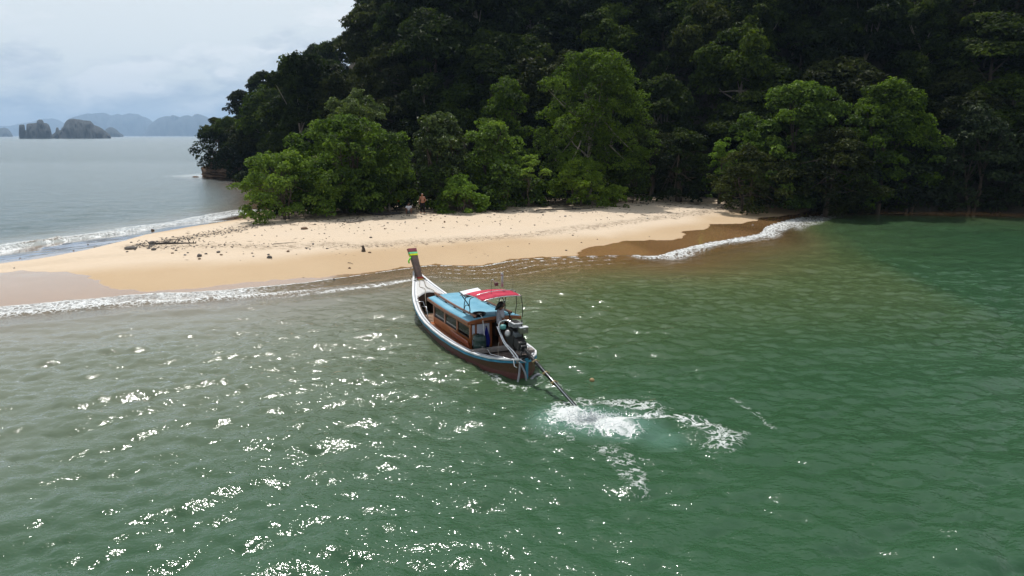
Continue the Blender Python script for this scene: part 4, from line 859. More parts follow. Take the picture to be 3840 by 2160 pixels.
m = MB(); m.box((0, 0, .02), (.60, .70, .025), (-.12, -.10, 0)); m.build('plate', mat('panel_white', (.68, .72, .76), .3, var=.06), o); m = MB(); m.box((0, 0, -.004), (.64, .74, .022), (-.12, -.10, 0)); m.build('backing', BLACKM, o)
# cockpit pipes and ropes
o = on_boat('bent_pipe', 'bent metal pipe leaning in the boat cockpit behind the foredeck', 'pipe', 8.2, .5, .3)
m = MB(); m.tube([(.55, .30, .35), (.35, .28, .62), (.20, .05, .62), (-.25, .10, .05)], .018, 6); m.build('tube', STEEL, o)
o = on_boat('bent_pipe', 'thin pipe hooked over the port side of the cockpit', 'pipe', 8.9, .85, .9)
m = MB(); m.tube([(.15, .10, .10), (.05, -.10, .16), (-.05, -.32, .14), (-.25, -.38, -.25)], .014, 6); m.build('tube', STEEL, o)
ROPE = mat('rope', (.32, .27, .21), .95, var=.3, scale=20, bump=.004)
def rope(label, pts, r=.014, m_=None, n=5):
    w = [tuple(BW(*p)) for p in pts]; b = w[0]; mb = MB(); mb.tube([Vector(p) - Vector(b) for p in smooth_line(w, n)], r, 5); o = mb.build('rope', m_ or ROPE); o.location = b; return tag(o, label, 'rope')
rope('coiled mooring rope on the cockpit floor of the boat', [(7.5 + .35 * math.cos(a) * (1 - a / 60), .15 + .42 * math.sin(a) * (1 - a / 60), .42 + a * .004) for a in np.arange(0, 30, .5)], .018, n=2)
rope('rope lying across the foredeck from the prow to the cockpit', [(10.9, .1, 1.72), (10.6, -.1, 1.62), (10.1, -.05, 1.42), (9.7, -.25, 1.30), (9.4, -.2, 1.2), (8.9, -.35, .75)], .016)
rope('kinked rope on the port half of the foredeck', [(10.9, 0, 1.72), (10.5, .12, 1.55), (10.2, .22, 1.42), (9.9, .08, 1.37), (9.3, .28, 1.16), (9.0, .35, .8)], .012)
rope('dark strap tied across the foredeck below the prow', [(10.75, .33, 1.60), (10.72, .1, 1.66), (10.75, -.1, 1.67), (10.85, -.28, 1.63)], .022, BLACKM)
rope('pale rope hanging from the tub on the roof to the stern', [(2.75, .50, 1.86), (2.52, .47, 1.75), (2.44, .46, 1.4), (2.36, .45, .95), (2.30, .47, .60)], .014, WHITE)
rope('thin stay line running from the engine down to the stern beam', [(2.2, -.02, .9), (2.0, .1, .75), (1.55, .3, .6)], .012)
# things aboard
o = on_boat('plastic_drum', 'dark green plastic drum standing on the stern deck behind the cabin', 'drum', 2.48, .60, .575)
DG = mat('dark_green_plastic', (.014, .040, .034), .42, var=.35); m = MB(); m.lathe([(.0, 0), (.205, .01), (.225, .05), (.23, .20), (.238, .22), (.23, .24), (.23, .40), (.238, .42), (.23, .44), (.215, .55), (.16, .585), (.0, .59)], n=24); m.build('barrel', DG, o); m = MB(); m.lathe([(0, .585), (.05, .585), (.05, .615), (0, .62)], (.08, .03, 0)); m.build('cap', BLACKM, o)
o = on_boat('rope_tub', 'black oval tub of rope on the after corner of the blue roof', 'tub', 2.85, .45, 1.70)
m = MB(); m.lathe([(.0, .0), (.19, .0), (.23, .15), (.245, .15), (.245, .165), (.215, .165), (.185, .03), (0, .03)], n=20); m.build('bowl', BLACKM, o)
m = MB(); m.tube([(.13 * math.cos(a) * (1 - a / 80), .13 * math.sin(a) * (1 - a / 80), .05 + a * .0025) for a in np.arange(0, 32, .6)], .017, 5); m.build('rope_coil', ROPE, o)
o = on_boat('blue_flag', 'dark blue cloth hanging on the white after wall of the cabin', 'flag', 2.68, .28, .75)
m = MB(); m.loft([[(-.06 - .02 * math.sin(q * 7), -.015 + (q - .5) * w, z) for q in np.linspace(0, 1, 7)] for z, w in ((.62, .03), (.50, .10), (.32, .20), (.15, .27), (.02, .25), (-.12, .18))]); ob = m.build('cloth', cloth('navy_cloth', (.012, .018, .17)), o); ob.modifiers.new('s', 'SOLIDIFY').thickness = .015
m = MB(); m.box((-.03, -.01, .64), (.05, .03, .05)); m.build('hook', BLACKM, o)
o = on_boat('brown_sack', 'small brown sack behind the drum at the cabin corner', 'sack', 2.62, .74, .95); m = MB(); m.lathe([(0, 0), (.07, .01), (.095, .10), (.07, .20), (.03, .24), (0, .245)], n=10); ob = m.build('bag', mat('brown_cloth', (.10, .065, .035), .9), o)
# engine on its pivot, with the long shaft
E0 = Vector((.20, -.02, 1.18)); E1 = Vector((-3.42, -.08, .20)); ED = (E1 - E0).normalized(); EB = E0 - ED * 1.05
ENG = on_boat('longtail_engine', 'greasy black engine with a long propeller shaft pivoting on the boat stern', 'engine', .2, 0, .85)
def eb(mb): return sub(mb, .2, 0, .85)
ex = math.atan2(ED.y, ED.x); ey = math.asin(-ED.z); EROT = (0, ey, ex)
def ept(a, b, c):                                       # along the shaft from the pivot, port, up
    X = ED; Y = Vector((0, 0, 1)).cross(X).normalized(); Z = X.cross(Y); return E0 + X * a + Y * b + Z * c
def ebox(name, a, b, c, d, m_, bev=.008): m = MB(); m.box(ept(a, b, c), d, EROT); return eb(m).build(name, m_, ENG, bev)
ebox('engine_block', -.78, 0, .02, (.62, .34, .40), BLACKM, .03); ebox('sump', -.72, 0, -.24, (.56, .24, .16), GREASE, .02); ebox('gearbox', -.30, 0, .02, (.40, .30, .32), GREASE, .04); ebox('bell_housing', -.06, 0, 0, (.16, .22, .22), BLACKM, .03)
ebox('cylinder_head', -.80, 0, .27, (.54, .26, .12), GREASE, .015); ebox('intake_manifold', -.55, -.02, .26, (.20, .26, .14), mat('dusty_iron', (.10, .11, .12), .7), .02)
for k in range(4): m = MB(); m.tube([ept(-1.0 + k * .14, .13, .24), ept(-1.0 + k * .14, .21, .20), ept(-.98 + k * .14, .22, .08)], .028, 6); eb(m).build('exhaust_stub', GREASE, ENG)
m = MB(); m.box((.85, -.02, 1.93), (.46, .34, .045)); eb(m).build('top_tray', mat('pale_aluminium', (.55, .55, .56), .4, .4), ENG, .01)
m = MB(); m.box((.85, -.02, 1.962), (.36, .24, .012)); eb(m).build('tray_mat', BLACKM, ENG)
m = MB(); m.box((.86, 0, 1.84), (.40, .30, .10)); eb(m).build('radiator', mat('grey_radiator', (.20, .20, .21), .6), ENG, .01)
m = MB(); m.box((.60, -.18, 1.70), (.20, .30, .20)); tk = eb(m).build('fuel_tank', mat('olive_tank', (.105, .11, .075), .5, var=.2), ENG, .012); m = MB(); m.box((.60, -.18, 1.812), (.205, .305, .022)); eb(m).build('lid', WHITE, tk); m = MB(); m.tube([(.495, -.22, 1.74), (.485, -.22, 1.75), (.485, -.14, 1.75), (.495, -.14, 1.74)], .01, 5); eb(m).build('handle', STEEL, tk)
m = MB(); m.tube([(.66, -.16, 1.80), (.66, -.16, 2.05)], .022, 6); eb(m).build('stack', GREASE, ENG)
m = MB(); m.lathe([(0, -.09), (.075, -.085), (.085, -.05), (.085, .06), (.06, .10), (0, .105)], (1.13, .30, 1.74), axis=(.3, .9, .1)); eb(m).build('air_filter', mat('teal_plastic', (.10, .32, .31), .4), ENG)
m = MB(); m.lathe([(0, -.06), (.10, -.055), (.115, -.02), (.115, .03), (.08, .06), (0, .065)], (.92, .24, 1.56), axis=(-.3, .9, .25)); eb(m).build('alternator', mat('cast_aluminium', (.36, .36, .36), .45, .5), ENG)
m = MB(); m.lathe([(0, -.02), (.16, -.02), (.17, 0), (.16, .02), (0, .02)], ept(-1.13, 0, .05), axis=ED); eb(m).build('flywheel', GREASE, ENG)
m = MB(); m.tube([ept(-.66, .20, .06), ept(-.60, .26, -.04), ept(-.40, .22, .12), ept(-.30, .10, .22)], .026, 6); eb(m).build('hose', GREASE, ENG)
m = MB(); m.tube([(1.15, -.22, 1.62), (1.55, -.30, 1.74), (1.95, -.34, 1.80)], .020, 6); th = eb(m).build('tiller', STEEL, ENG); m = MB(); m.tube([(1.95, -.34, 1.80), (2.02, -.345, 1.81)], .03, 8); m.tube([(1.98, -.34, 1.80), (1.98, -.34, 1.95)], .026, 8); eb(m).build('grip', BLACKM, th)
for s in (1, -1): m = MB(); m.tube([(.12, s * .13, .82), (.12, s * .13, 1.1), tuple(ept(-.05, s * .10, -.05))], .032, 6); eb(m).build('pivot_yoke', GREASE, ENG)
m = MB(); m.box((.15, 0, .90), (.30, .30, .10)); eb(m).build('pivot_mount', BLACKM, ENG, .01)
m = MB(); m.tube([(.55, .24, .86), (.25, .28, .90), (-.18, .10, .84)], .018, 6); m.tube([(.55, .10, .88), (.25, .20, .92)], .03, 4); eb(m).build('lift_bracket', GREYP, ENG)
def along(t, o=(0, 0)): return ept(t, o[0], o[1])
LEN = (E1 - E0).length
m = MB(); m.tube([along(0), along(LEN * .56)], .060, 10); m.tube([along(0, (.045, -.07)), along(LEN * .56, (.045, -.07))], .030, 8); eb(m).build('shaft_casing', BLACKM, ENG)
m = MB(); m.tube([along(LEN * .5), along(LEN + .30)], .036, 8); m.tube([along(LEN * .5, (.03, .045)), along(LEN, (.03, .045))], .016, 6); eb(m).build('shaft', BLACKM, ENG)
m = MB(); m.tube([along(.1, (-.035, .07)), along(LEN * .98, (-.03, .05))], .016, 6); eb(m).build('cooling_pipe', STEEL, ENG)
for t in (.22, .41, .555):
    m = MB(); m.tube([along(LEN * t - .025), along(LEN * t + .025)], .085, 10); m.tube([along(LEN * t, (-.13, .02)), along(LEN * t, (.13, .02))], .022, 6); eb(m).build('clamp', mat('brass_clamp', (.30, .22, .11), .5, .6) if t == .22 else bpy.data.materials['brass_clamp'], ENG)
m = MB(); pc = along(LEN + .30)
for k in range(3):
    a = k * 2.094; Y = Vector((0, 0, 1)).cross(ED).normalized(); Z = ED.cross(Y); rd = Y * math.cos(a) + Z * math.sin(a); tn = ED.cross(rd)
    m.loft([[pc + rd * r - tn * w + ED * w * .5, pc + rd * r + tn * w - ED * w * .5] for r, w in ((.03, .02), (.08, .05), (.13, .055), (.16, .02))])
m.lathe([(0, -.04), (.035, -.03), (.035, .03), (0, .06)], pc, axis=ED); ob = eb(m).build('propeller', mat('bronze', (.35, .22, .10), .35, .9), ENG); ob.modifiers.new('s', 'SOLIDIFY').thickness = .008
# exhaust pipes over the port quarter, grey hoses below them
o = on_boat('exhaust_pipe', 'long chrome pipe from the engine over the port quarter, looped at the top tray', 'pipe', .2, .3, .9)
m = MB(); m.tube(smooth_line([(.95, .05, 1.93), (1.18, .22, 1.95), (1.30, .36, 1.84), (1.22, .40, 1.62), (.95, .40, 1.42), (.75, .36, 1.25), (.45, .26, 1.08), (.22, .20, .93), (.10, .18, .78)], 5), .028, 8); sub(m, .2, .3, .9).build('tube', STEEL, o)
m = MB(); m.tube(smooth_line([(.10, .18, .80), (-.02, .26, .45), (-.02, .32, .10), (-.02, .30, -.2)], 5), .036, 8); sub(m, .2, .3, .9).build('hose', mat('grey_hose', (.24, .245, .265), .55, var=.15), o)
o = on_boat('exhaust_pipe', 'shorter chrome pipe with an open upper end beside the looped one', 'pipe', .2, .3, .9)
m = MB(); m.tube(smooth_line([(1.32, .44, 1.73), (1.12, .44, 1.56), (.82, .42, 1.28), (.50, .32, 1.06), (.24, .27, .90), (.05, .20, .75)], 5), .026, 8); sub(m, .2, .3, .9).build('tube', STEEL, o)
m = MB(); m.tube(smooth_line([(.05, .20, .77), (-.08, .08, .45), (-.10, .03, .10), (-.12, .0, -.2)], 5), .034, 8); sub(m, .2, .3, .9).build('hose', bpy.data.materials['grey_hose'], o)
o = on_boat('water_hose', 'grey hose looping out of the water behind the stern post', 'hose', -.1, -.3, 0)
for k, (a, b) in enumerate([(-.05, -.62), (-.02, -.50)]): m = MB(); m.tube(smooth_line([(-.12, a, -.2), (-.10, a - .06, .12), (-.02, (a + b) / 2, .30 - .04 * k), (.10, b, .20), (.12, b - .10, -.15)], 6), .038, 8); sub(m, -.1, -.3, 0).build('loop', bpy.data.materials['grey_hose'], o)
o = on_boat('steel_rail', 'bent steel rail reaching from the stern deck over the port side', 'rail', 1.2, .6, .7)
m = MB(); m.tube([(2.05, .62, .60), (2.26, .60, .83), (1.65, .62, .83), (1.40, .66, .76), (.12, .40, .88), (.02, .42, .70), (-.06, .36, .66)], .018, 6); sub(m, 1.2, .6, .7).build('tube', STEEL, o)
# spray thrown up along the port quarter
def spray():
    g = np.random.default_rng(3); V = []; Fc = []; base = np.array([[1, 0, 0], [-1, 0, 0], [0, 1, 0], [0, -1, 0], [0, 0, 1], [0, 0, -1]], float); fb = [[0, 2, 4], [2, 1, 4], [1, 3, 4], [3, 0, 4], [2, 0, 5], [1, 2, 5], [3, 1, 5], [0, 3, 5]]
    P = []
    for i in range(420):                                # along the port quarter
        t = g.random(); u = 1.7 - 1.6 * t; h = (.05 + .20 * math.sin(math.pi * min(1, t * 1.1)) ** 1.2) * g.random() ** 2.2 * (.5 + .9 * vnoise(np.array([u * 5.]), np.array([3.]))[0]); v = hb(u) * (.97 + .03 * h) + .03 + abs(g.normal()) * .13
        P.append((*BW(u, v, -.02 + h), g.uniform(.006, .022)))
    c = at(2215, 1585)
    for i in range(1500):                                # over the propeller
        r = abs(g.normal()) * .55; a = g.uniform(0, 6.28); P.append((c[0] + r * math.cos(a) * 1.2, c[1] + r * math.sin(a) * .8, .05 + abs(g.normal()) * .12 * math.exp(-r * r), g.uniform(.006, .020)))
    for i, (x, y, z, r) in enumerate(P): V.append(base * r * g.uniform(.7, 1.4, 3) + np.array([x, y, z])); Fc.append(np.array(fb) + 6 * i)
    t = NT('spray'); m_ = t.done(t.n('ShaderNodeMixShader', {0: .35, 1: t.n('ShaderNodeBsdfPrincipled', {'Base Color': (.72, .76, .77), 'Roughness': .4}), 2: t.n('ShaderNodeBsdfTranslucent', {0: (.7, .75, .77)})}))
    o = link('spray', npmesh('spray', np.concatenate(V), np.concatenate(Fc)), m_); tag(o, 'white spray of drops along the stern and over the propeller', 'spray', kind='stuff')
spray()
#--STAGE4--

# ------------------------------------------------------------------ people
def skin(name, nodes, edges, m_, parent, sub_=2, loc=(0, 0, 0)):
    me = bpy.data.meshes.new(name); me.from_pydata([n[:3] for n in nodes], edges, []); o = link(name, me, m_, parent); o.location = loc
    sk = o.modifiers.new('skin', 'SKIN'); sk.use_smooth_shade = True
    for i, n in enumerate(nodes):
        v = me.skin_vertices[0].data[i]; v.radius = (n[3], n[4] if len(n) > 4 else n[3]); v.use_root = (i == 0)
    o.modifiers.new('sub', 'SUBSURF').levels = sub_; o.modifiers['sub'].render_levels = sub_; return o
def chain(nodes, edges, start, pts):
    p = start
    for q in pts: nodes.append(q); edges.append((p, len(nodes) - 1)); p = len(nodes) - 1
    return p
def hand(nodes, edges, wrist, w, d, s, side):
    """palm, four fingers of unequal length, thumb from the side of the palm; w wrist point, d direction of the hand"""
    w = Vector(w); d = Vector(d).normalized(); u = Vector((0, 0, 1)); lat = d.cross(u); lat = lat.normalized() if lat.length > .05 else Vector((0, 1, 0)); n = lat.cross(d)
    pal = w + d * .055 * s; pi = chain(nodes, edges, wrist, [(*pal, .026 * s)])
    for k, L in enumerate((.062, .074, .070, .054)):
        b = pal + d * .03 * s + lat * (k - 1.5) * .019 * s
        chain(nodes, edges, pi, [(*b, .010 * s), (*(b + d * L * .5 * s - n * .006 * s), .0085 * s), (*(b + d * L * .8 * s - n * .026 * s), .008 * s)])
    b = pal - d * .015 * s + lat * side * .030 * s; chain(nodes, edges, pi, [(*b, .010 * s), (*(b + d * .03 * s + lat * side * .018 * s - n * .008 * s), .009 * s), (*(b + d * .055 * s + lat * side * .015 * s - n * .02 * s), .008 * s)])
def head(nodes, edges, base, c, fwd, s=1.0):
    """neck to skull with jaw, nose and ears"""
    c = Vector(c); f = Vector(fwd).normalized(); side = Vector((-f.y, f.x, 0)).normalized(); u = side.cross(f) * -1 if f.cross(side).z < 0 else f.cross(side)
    k = chain(nodes, edges, base, [(*c, .088 * s, .080 * s)]); chain(nodes, edges, k, [(*(c + u * .085 * s), .066 * s)])
    j = chain(nodes, edges, k, [(*(c + f * .045 * s - u * .060 * s), .050 * s)]); chain(nodes, edges, k, [(*(c + f * .100 * s - u * .012 * s), .016 * s)])
    for q in (1, -1): chain(nodes, edges, k, [(*(c + side * q * .086 * s - u * .01 * s), .016 * s)])
    return c, f, side, u
def face(parent, c, f, side, u, s=1.0):
    E_ = mat('eye_dark', (.01, .008, .007), .2) if 'eye_dark' not in bpy.data.materials else bpy.data.materials['eye_dark']; L_ = mat('lip', (.16, .06, .05), .5) if 'lip' not in bpy.data.materials else bpy.data.materials['lip']
    for q in (1, -1): m = MB(); m.lathe([(0, -.010), (.010, -.004), (.010, .004), (0, .010)], c + f * .082 * s + side * q * .030 * s + u * .012 * s, 8, axis=f); m.build('eye', E_, parent)
    m = MB(); m.box(c + f * .088 * s - u * .062 * s, (.012, .042, .012), (0, 0, math.atan2(f.y, f.x))); m.build('mouth', L_, parent)
SKIN1 = mat('brown_skin', (.16, .075, .045), .5, var=.12); SKIN2 = mat('tanned_skin', (.30, .125, .07), .5, var=.12); HAIR = mat('black_hair', (.008, .007, .007), .45, var=.4, scale=30, bump=.006)
SHIRT = cloth('grey_shirt', (.34, .34, .39)); BLKC = cloth('black_cloth', (.010, .010, .012)); WHC = cloth('white_cloth', (.56, .55, .60))
# boatman: at the after end of the cabin, turned to starboard, hand on the tiller
PB = thing('person', 'long-haired person in a grey shirt and dark shorts steering at the boat engine', 'person', tuple(BW(2.38, -.16, .575)), R(12)); PB.scale = (1.05,) * 3
n = [(0, 0, .90, .13, .15)]; e = []
sp_ = chain(n, e, 0, [(0, 0, 1.06, .115, .135), (.01, 0, 1.23, .13, .165)]); nb_ = chain(n, e, sp_, [(.02, 0, 1.39, .065), (.045, 0, 1.455, .052)])
HD = head(n, e, nb_, (.075, 0, 1.545), (.93, 0, -.36))
for q in (1, -1):
    w = chain(n, e, sp_, [(.01, q * .17, 1.335, .062), (.05, q * .235, 1.10, .046), (.24, q * .20, .98, .034)]); hand(n, e, w, (.24, q * .20, .98), (.9, -q * .15, .1), 1.0, -q)
    chain(n, e, 0, [(.0, q * .095, .82, .092), (.015, q * .115, .47, .060), (-.01, q * .125, .09, .040), (.06, q * .13, .045, .042), (.15, q * .135, .03, .030)])
bd = skin('body', n, e, SKIN1, PB); face(bd, *HD)
n = [(0, 0, .86, .165, .175)]; e = []; k = chain(n, e, 0, [(0, 0, 1.0, .145, .165), (.01, 0, 1.2, .15, .185), (.015, 0, 1.36, .09, .12), (.02, 0, 1.40, .072)])
for q in (1, -1): chain(n, e, 2, [(.01, q * .175, 1.335, .082), (.045, q * .235, 1.13, .066)])
skin('shirt', n, e, SHIRT, PB)
n = [(0, 0, .93, .15, .16)]; e = []
for q in (1, -1): chain(n, e, 0, [(0, q * .095, .83, .112), (.01, q * .112, .55, .090), (.01, q * .114, .46, .088)])
skin('shorts', n, e, BLKC, PB)
n = [(.055, 0, 1.60, .105, .098)]; e = []; chain(n, e, 0, [(.10, 0, 1.645, .055)]); chain(n, e, 0, [(-.025, 0, 1.56, .085), (-.085, 0, 1.47, .070), (-.135, .01, 1.40, .050), (-.17, .02, 1.36, .022)])
for q in (1, -1): chain(n, e, 0, [(.045, q * .075, 1.55, .040), (.025, q * .080, 1.47, .036)])
skin('hair', n, e, HAIR, PB); bk = MB()
for k in range(4): bk.box((-.160 - .004 * (k > 0), 0, 1.315 - k * .035), (.006, .20 - .02 * k, .010))
bk.build('shirt_print', cloth('print_dark', (.10, .10, .13)), PB)
# shirtless man on the sand
p = hit(1585, 801); PM = thing('person', 'shirtless person in black trousers standing on the sand before the trees', 'person', tuple(p), R(-92))
n = [(0, 0, .94, .135, .165)]; e = []; sp_ = chain(n, e, 0, [(.02, 0, 1.10, .135, .16), (.0, 0, 1.30, .135, .185)]); nb_ = chain(n, e, sp_, [(.0, 0, 1.46, .068), (.02, 0, 1.53, .056)])
HD = head(n, e, nb_, (.045, 0, 1.625), (.95, .1, -.25), 1.05)
w = chain(n, e, sp_, [(0, .195, 1.40, .066), (-.01, .275, 1.15, .048), (.10, .17, .98, .036)]); hand(n, e, w, (.10, .17, .98), (.4, -.8, -.2), 1.05, 1)
w = chain(n, e, sp_, [(0, -.195, 1.40, .066), (-.02, -.27, 1.13, .048), (.04, -.25, .90, .036)]); hand(n, e, w, (.04, -.25, .90), (.3, .2, -.9), 1.05, 1)
for q in (1, -1): chain(n, e, 0, [(0, q * .10, .86, .09), (.02, q * .125, .49, .062), (-.01, q * .14, .09, .042), (.06, q * .15, .045, .045), (.16, q * .16, .03, .032)])
bd = skin('body', n, e, SKIN2, PM); face(bd, *HD, 1.05)
n = [(0, 0, .95, .15, .178)]; e = []
for q in (1, -1): chain(n, e, 0, [(0, q * .10, .86, .115), (.02, q * .128, .49, .092), (-.005, q * .142, .13, .088)])
skin('trousers', n, e, BLKC, PM); n = [(.03, 0, 1.675, .104, .098)]; e = []; chain(n, e, 0, [(-.01, 0, 1.63, .088)]); skin('cap', n, e, cloth('grey_cap', (.34, .37, .38)), PM)
# crouching companion
p = hit(1533, 802); PC = thing('person', 'dark-haired person in a white shirt crouching on the sand', 'person', tuple(p), R(-80))
n = [(-.10, 0, .24, .14, .165)]; e = []; sp_ = chain(n, e, 0, [(-.02, 0, .42, .125, .15), (.07, 0, .58, .125, .17)]); nb_ = chain(n, e, sp_, [(.13, 0, .70, .066), (.17, 0, .75, .055)])
HD = head(n, e, nb_, (.22, 0, .83), (.85, 0, -.52))
for q in (1, -1):
    w = chain(n, e, sp_, [(.08, q * .18, .65, .064), (.22, q * .25, .47, .047), (.40, q * .16, .36, .035)]); hand(n, e, w, (.40, q * .16, .36), (.8, -q * .5, -.3), 1.0, -q)
    chain(n, e, 0, [(-.05, q * .12, .22, .092), (.28, q * .21, .44, .066), (.10, q * .20, .10, .044), (.17, q * .205, .045, .042), (.27, q * .21, .03, .032)])
bd = skin('body', n, e, SKIN1, PC); face(bd, *HD)
n = [(-.09, 0, .27, .16, .18)]; e = []; k = chain(n, e, 0, [(-.01, 0, .43, .145, .17), (.07, 0, .58, .145, .185), (.12, 0, .68, .085)])
for q in (1, -1): chain(n, e, 2, [(.085, q * .185, .645, .08), (.19, q * .24, .50, .066)])
skin('shirt', n, e, WHC, PC); n = [(-.10, 0, .24, .158, .18)]; e = []
for q in (1, -1): chain(n, e, 0, [(-.05, q * .12, .225, .105), (.14, q * .17, .35, .09)])
skin('shorts', n, e, cloth('grey_shorts', (.13, .14, .14)), PC); n = [(.19, 0, .885, .112, .108)]; e = []; chain(n, e, 0, [(.10, 0, .82, .09), (.07, 0, .72, .06)]); skin('hair', n, e, HAIR, PC)

# ------------------------------------------------------------------ stones, driftwood and litter on the beach
STONE = [mat('dark_stone', (.105, .092, .082), .85, var=.35, scale=12, bump=.01), mat('grey_stone', (.21, .20, .19), .85, var=.3, scale=12, bump=.01), mat('brown_stone', (.17, .105, .06), .85, var=.35, scale=12, bump=.01)]
RM = [rock_mesh(1, 1, 1, 300 + i, 2, .55, 1.0) for i in range(5)]
def stone(px, py, wpx, k, label, group=None, flat=.6, cat='stone', name='stone'):
    p = hit(px, py); d = math.hypot(p[0], p[1]); r = wpx / F * d / 2 * .82; me = RM[(int(px) + int(py)) % 5].copy(); o = link(name, me, STONE[k]); o.location = (p[0], p[1], p[2] + r * flat * .45); o.scale = (r, r * .8, r * flat); o.rotation_euler = (0, 0, px * .7)
    return tag(o, label, cat, group)
stone(572, 916, 34, 0, 'jagged dark stone at the left end of the stone band', None, .55); stone(490, 934, 50, 0, 'widest flat dark stone left of the stone band', None, .35)
stone(572, 865, 16, 0, 'black stone alone on the wet sand by the left waterline'); stone(748, 972, 15, 2, 'brown stone lowest on the sand below the stone band', None, .5); stone(748, 962, 24, 0, 'peaked dark stone just above the lowest brown stone', None, .7)
stone(1010, 968, 26, 0, 'blocky grey-black stone below the middle of the wrack line', None, .6); stone(1311, 1007, 13, 2, 'round tan stone near the water below the bent stick', None, .7); stone(1253, 1049, 13, 0, 'dark stone in the wet sand at the edge of the surf')
stone(1140, 860, 34, 2, 'large brown lump of wood alone on the pale upper sand', None, .45, 'driftwood', 'driftwood'); stone(1667, 834, 10, 2, 'brown coconut lying on the sand right of the standing man', None, .95, 'coconut', 'coconut'); stone(2823, 844, 9, 1, 'white stone on the wet sand near the right surf')
sl = [(477, 945, 11), (515, 917, 12), (577, 937, 26), (646, 946, 13), (660, 939, 12), (704, 941, 11), (694, 957, 13), (772, 953, 14), (830, 957, 14), (819, 943, 20), (946, 950, 10), (950, 962, 11), (1007, 956, 14), (1080, 944, 18), (1148, 931, 13), (1162, 935, 10), (1174, 914, 14), (1226, 933, 12), (1387, 948, 16), (1139, 895, 8), (1038, 886, 8), (956, 884, 8),
      (1391, 892, 16), (1443, 859, 12), (1137, 1041, 6), (1454, 837, 10), (1519, 836, 9), (1598, 826, 7), (1615, 829, 12), (2005, 845, 10), (2036, 807, 12), (2120, 812, 14), (2123, 940, 12), (2180, 910, 9), (2277, 817, 8), (2148, 883, 10), (2428, 817, 10), (2496, 815, 8), (2240, 898, 8), (2435, 888, 7), (52, 997, 8), (75, 968, 7), (330, 918, 8), (276, 941, 7), (355, 927, 6), (1660, 925, 8), (1750, 905, 8), (1905, 925, 7), (1985, 915, 8), (1830, 960, 6)]
for i, (a, b, w) in enumerate(sl): 
    k = (0, 1, 0, 2, 0)[i % 5]; c = ('dark', 'grey', 'brown')[k]; wh = 'on the bare sand at the far left' if a < 450 else 'beside the stone band left of the prow' if a < 900 else 'on the sand just left of the prow' if a < 1400 else 'on the sand behind the boat roof' if a < 2000 else 'on the right half of the beach'
    stone(a, b, w, k, f'small {c} stone {wh}', f'small {c} stones {wh}', .5)
# float on the water, orange bag on the tree
p = at(2220, 1431); o = link('float', rock_mesh(.085, .085, .075, 9, 3, .12), mat('old_float', (.30, .20, .09), .7)); o.location = (p[0], p[1], .045); tag(o, 'round tan float bobbing in the water right of the boat stern', 'float')
p = hit(1492, 790); o = thing('orange_bag', 'small orange bag hanging under the feathery tree', 'bag', (p[0], p[1], p[2] + .75)); m = MB(); m.loft([[(x * w, y, z) for x, y in ((-.16, -.05), (.16, -.05), (.16, .05), (-.16, .05))] for z, w in ((0, .8), (.15, 1), (.32, 1), (.40, .55))], True); m.build('sack', cloth('orange_cloth', (.55, .13, .02)), o); m = MB(); m.tube([(0, 0, .4), (0, .02, .8)], .01, 5); m.build('cord', ROPE, o)
# driftwood
def wood_piece(label, pts, r, m_=GREYWOOD, cat='driftwood', twigs=0, seed=1, lift=.04):
    g = np.random.default_rng(seed); P = [hit(*q) for q in pts]; P = [Vector((q[0], q[1], q[2] + lift)) for q in P]; b = P[0].copy(); mb = MB(); L = [q - b for q in P]
    L = [Vector(q) for q in smooth_line([tuple(q) for q in L], 4)]; mb.tube(L, [r * (1 - .6 * i / (len(L) - 1)) for i in range(len(L))], 7)
    for k in range(twigs):
        s_ = L[int(g.integers(0, len(L)))]; d = Vector((g.normal(), g.normal() * .6, abs(g.normal()) * .5)) * .35; mb.tube([s_, s_ + d * .5 + Vector((0, 0, .05)), s_ + d], [r * .45, r * .3, r * .12], 5)
    o = mb.build('driftwood', m_); o.location = b; return tag(o, label, cat)
BLKW = mat('black_wood', (.022, .019, .018), .9, var=.4)
wood_piece('long black branch lying in the stone band on the left sand', [(560, 917), (620, 915), (680, 914), (735, 913)], .07, BLKW, twigs=8, seed=2); wood_piece('black charred log under the trees left of the crouching person', [(1500, 803), (1450, 806), (1400, 806), (1365, 800)], .16, BLKW, twigs=12, seed=3, lift=.08)
wood_piece('grey driftwood log with a knobbed end below the charred log', [(1360, 829), (1330, 834), (1300, 837)], .12, twigs=1, seed=4); wood_piece('short bent stick near the water above the round tan stone', [(1304, 987), (1315, 988), (1324, 992)], .02, BLKW, seed=5, lift=.03)
wood_piece('thin straight stick on the tide scarp', [(1025, 917), (1110, 910)], .025, seed=6); wood_piece('long dark branch along the foot of the rounded bush', [(2010, 788), (2100, 787), (2200, 783), (2265, 779)], .06, BLKW, twigs=6, seed=7); wood_piece('grey dead branch heap below the white post', [(2365, 745), (2400, 748), (2440, 752)], .07, twigs=14, seed=8)
wood_piece('dark stick on the shaded right sand', [(2690, 780), (2740, 783)], .05, BLKW, twigs=2, seed=9); wood_piece('grey branch litter at the foot of the bright bush', [(1850, 772), (1900, 775), (1960, 772)], .05, twigs=16, seed=10); wood_piece('tangled bare branches under the leftmost shrub', [(1000, 812), (1060, 818), (1120, 815)], .05, BLKW, twigs=22, seed=11, lift=.15)
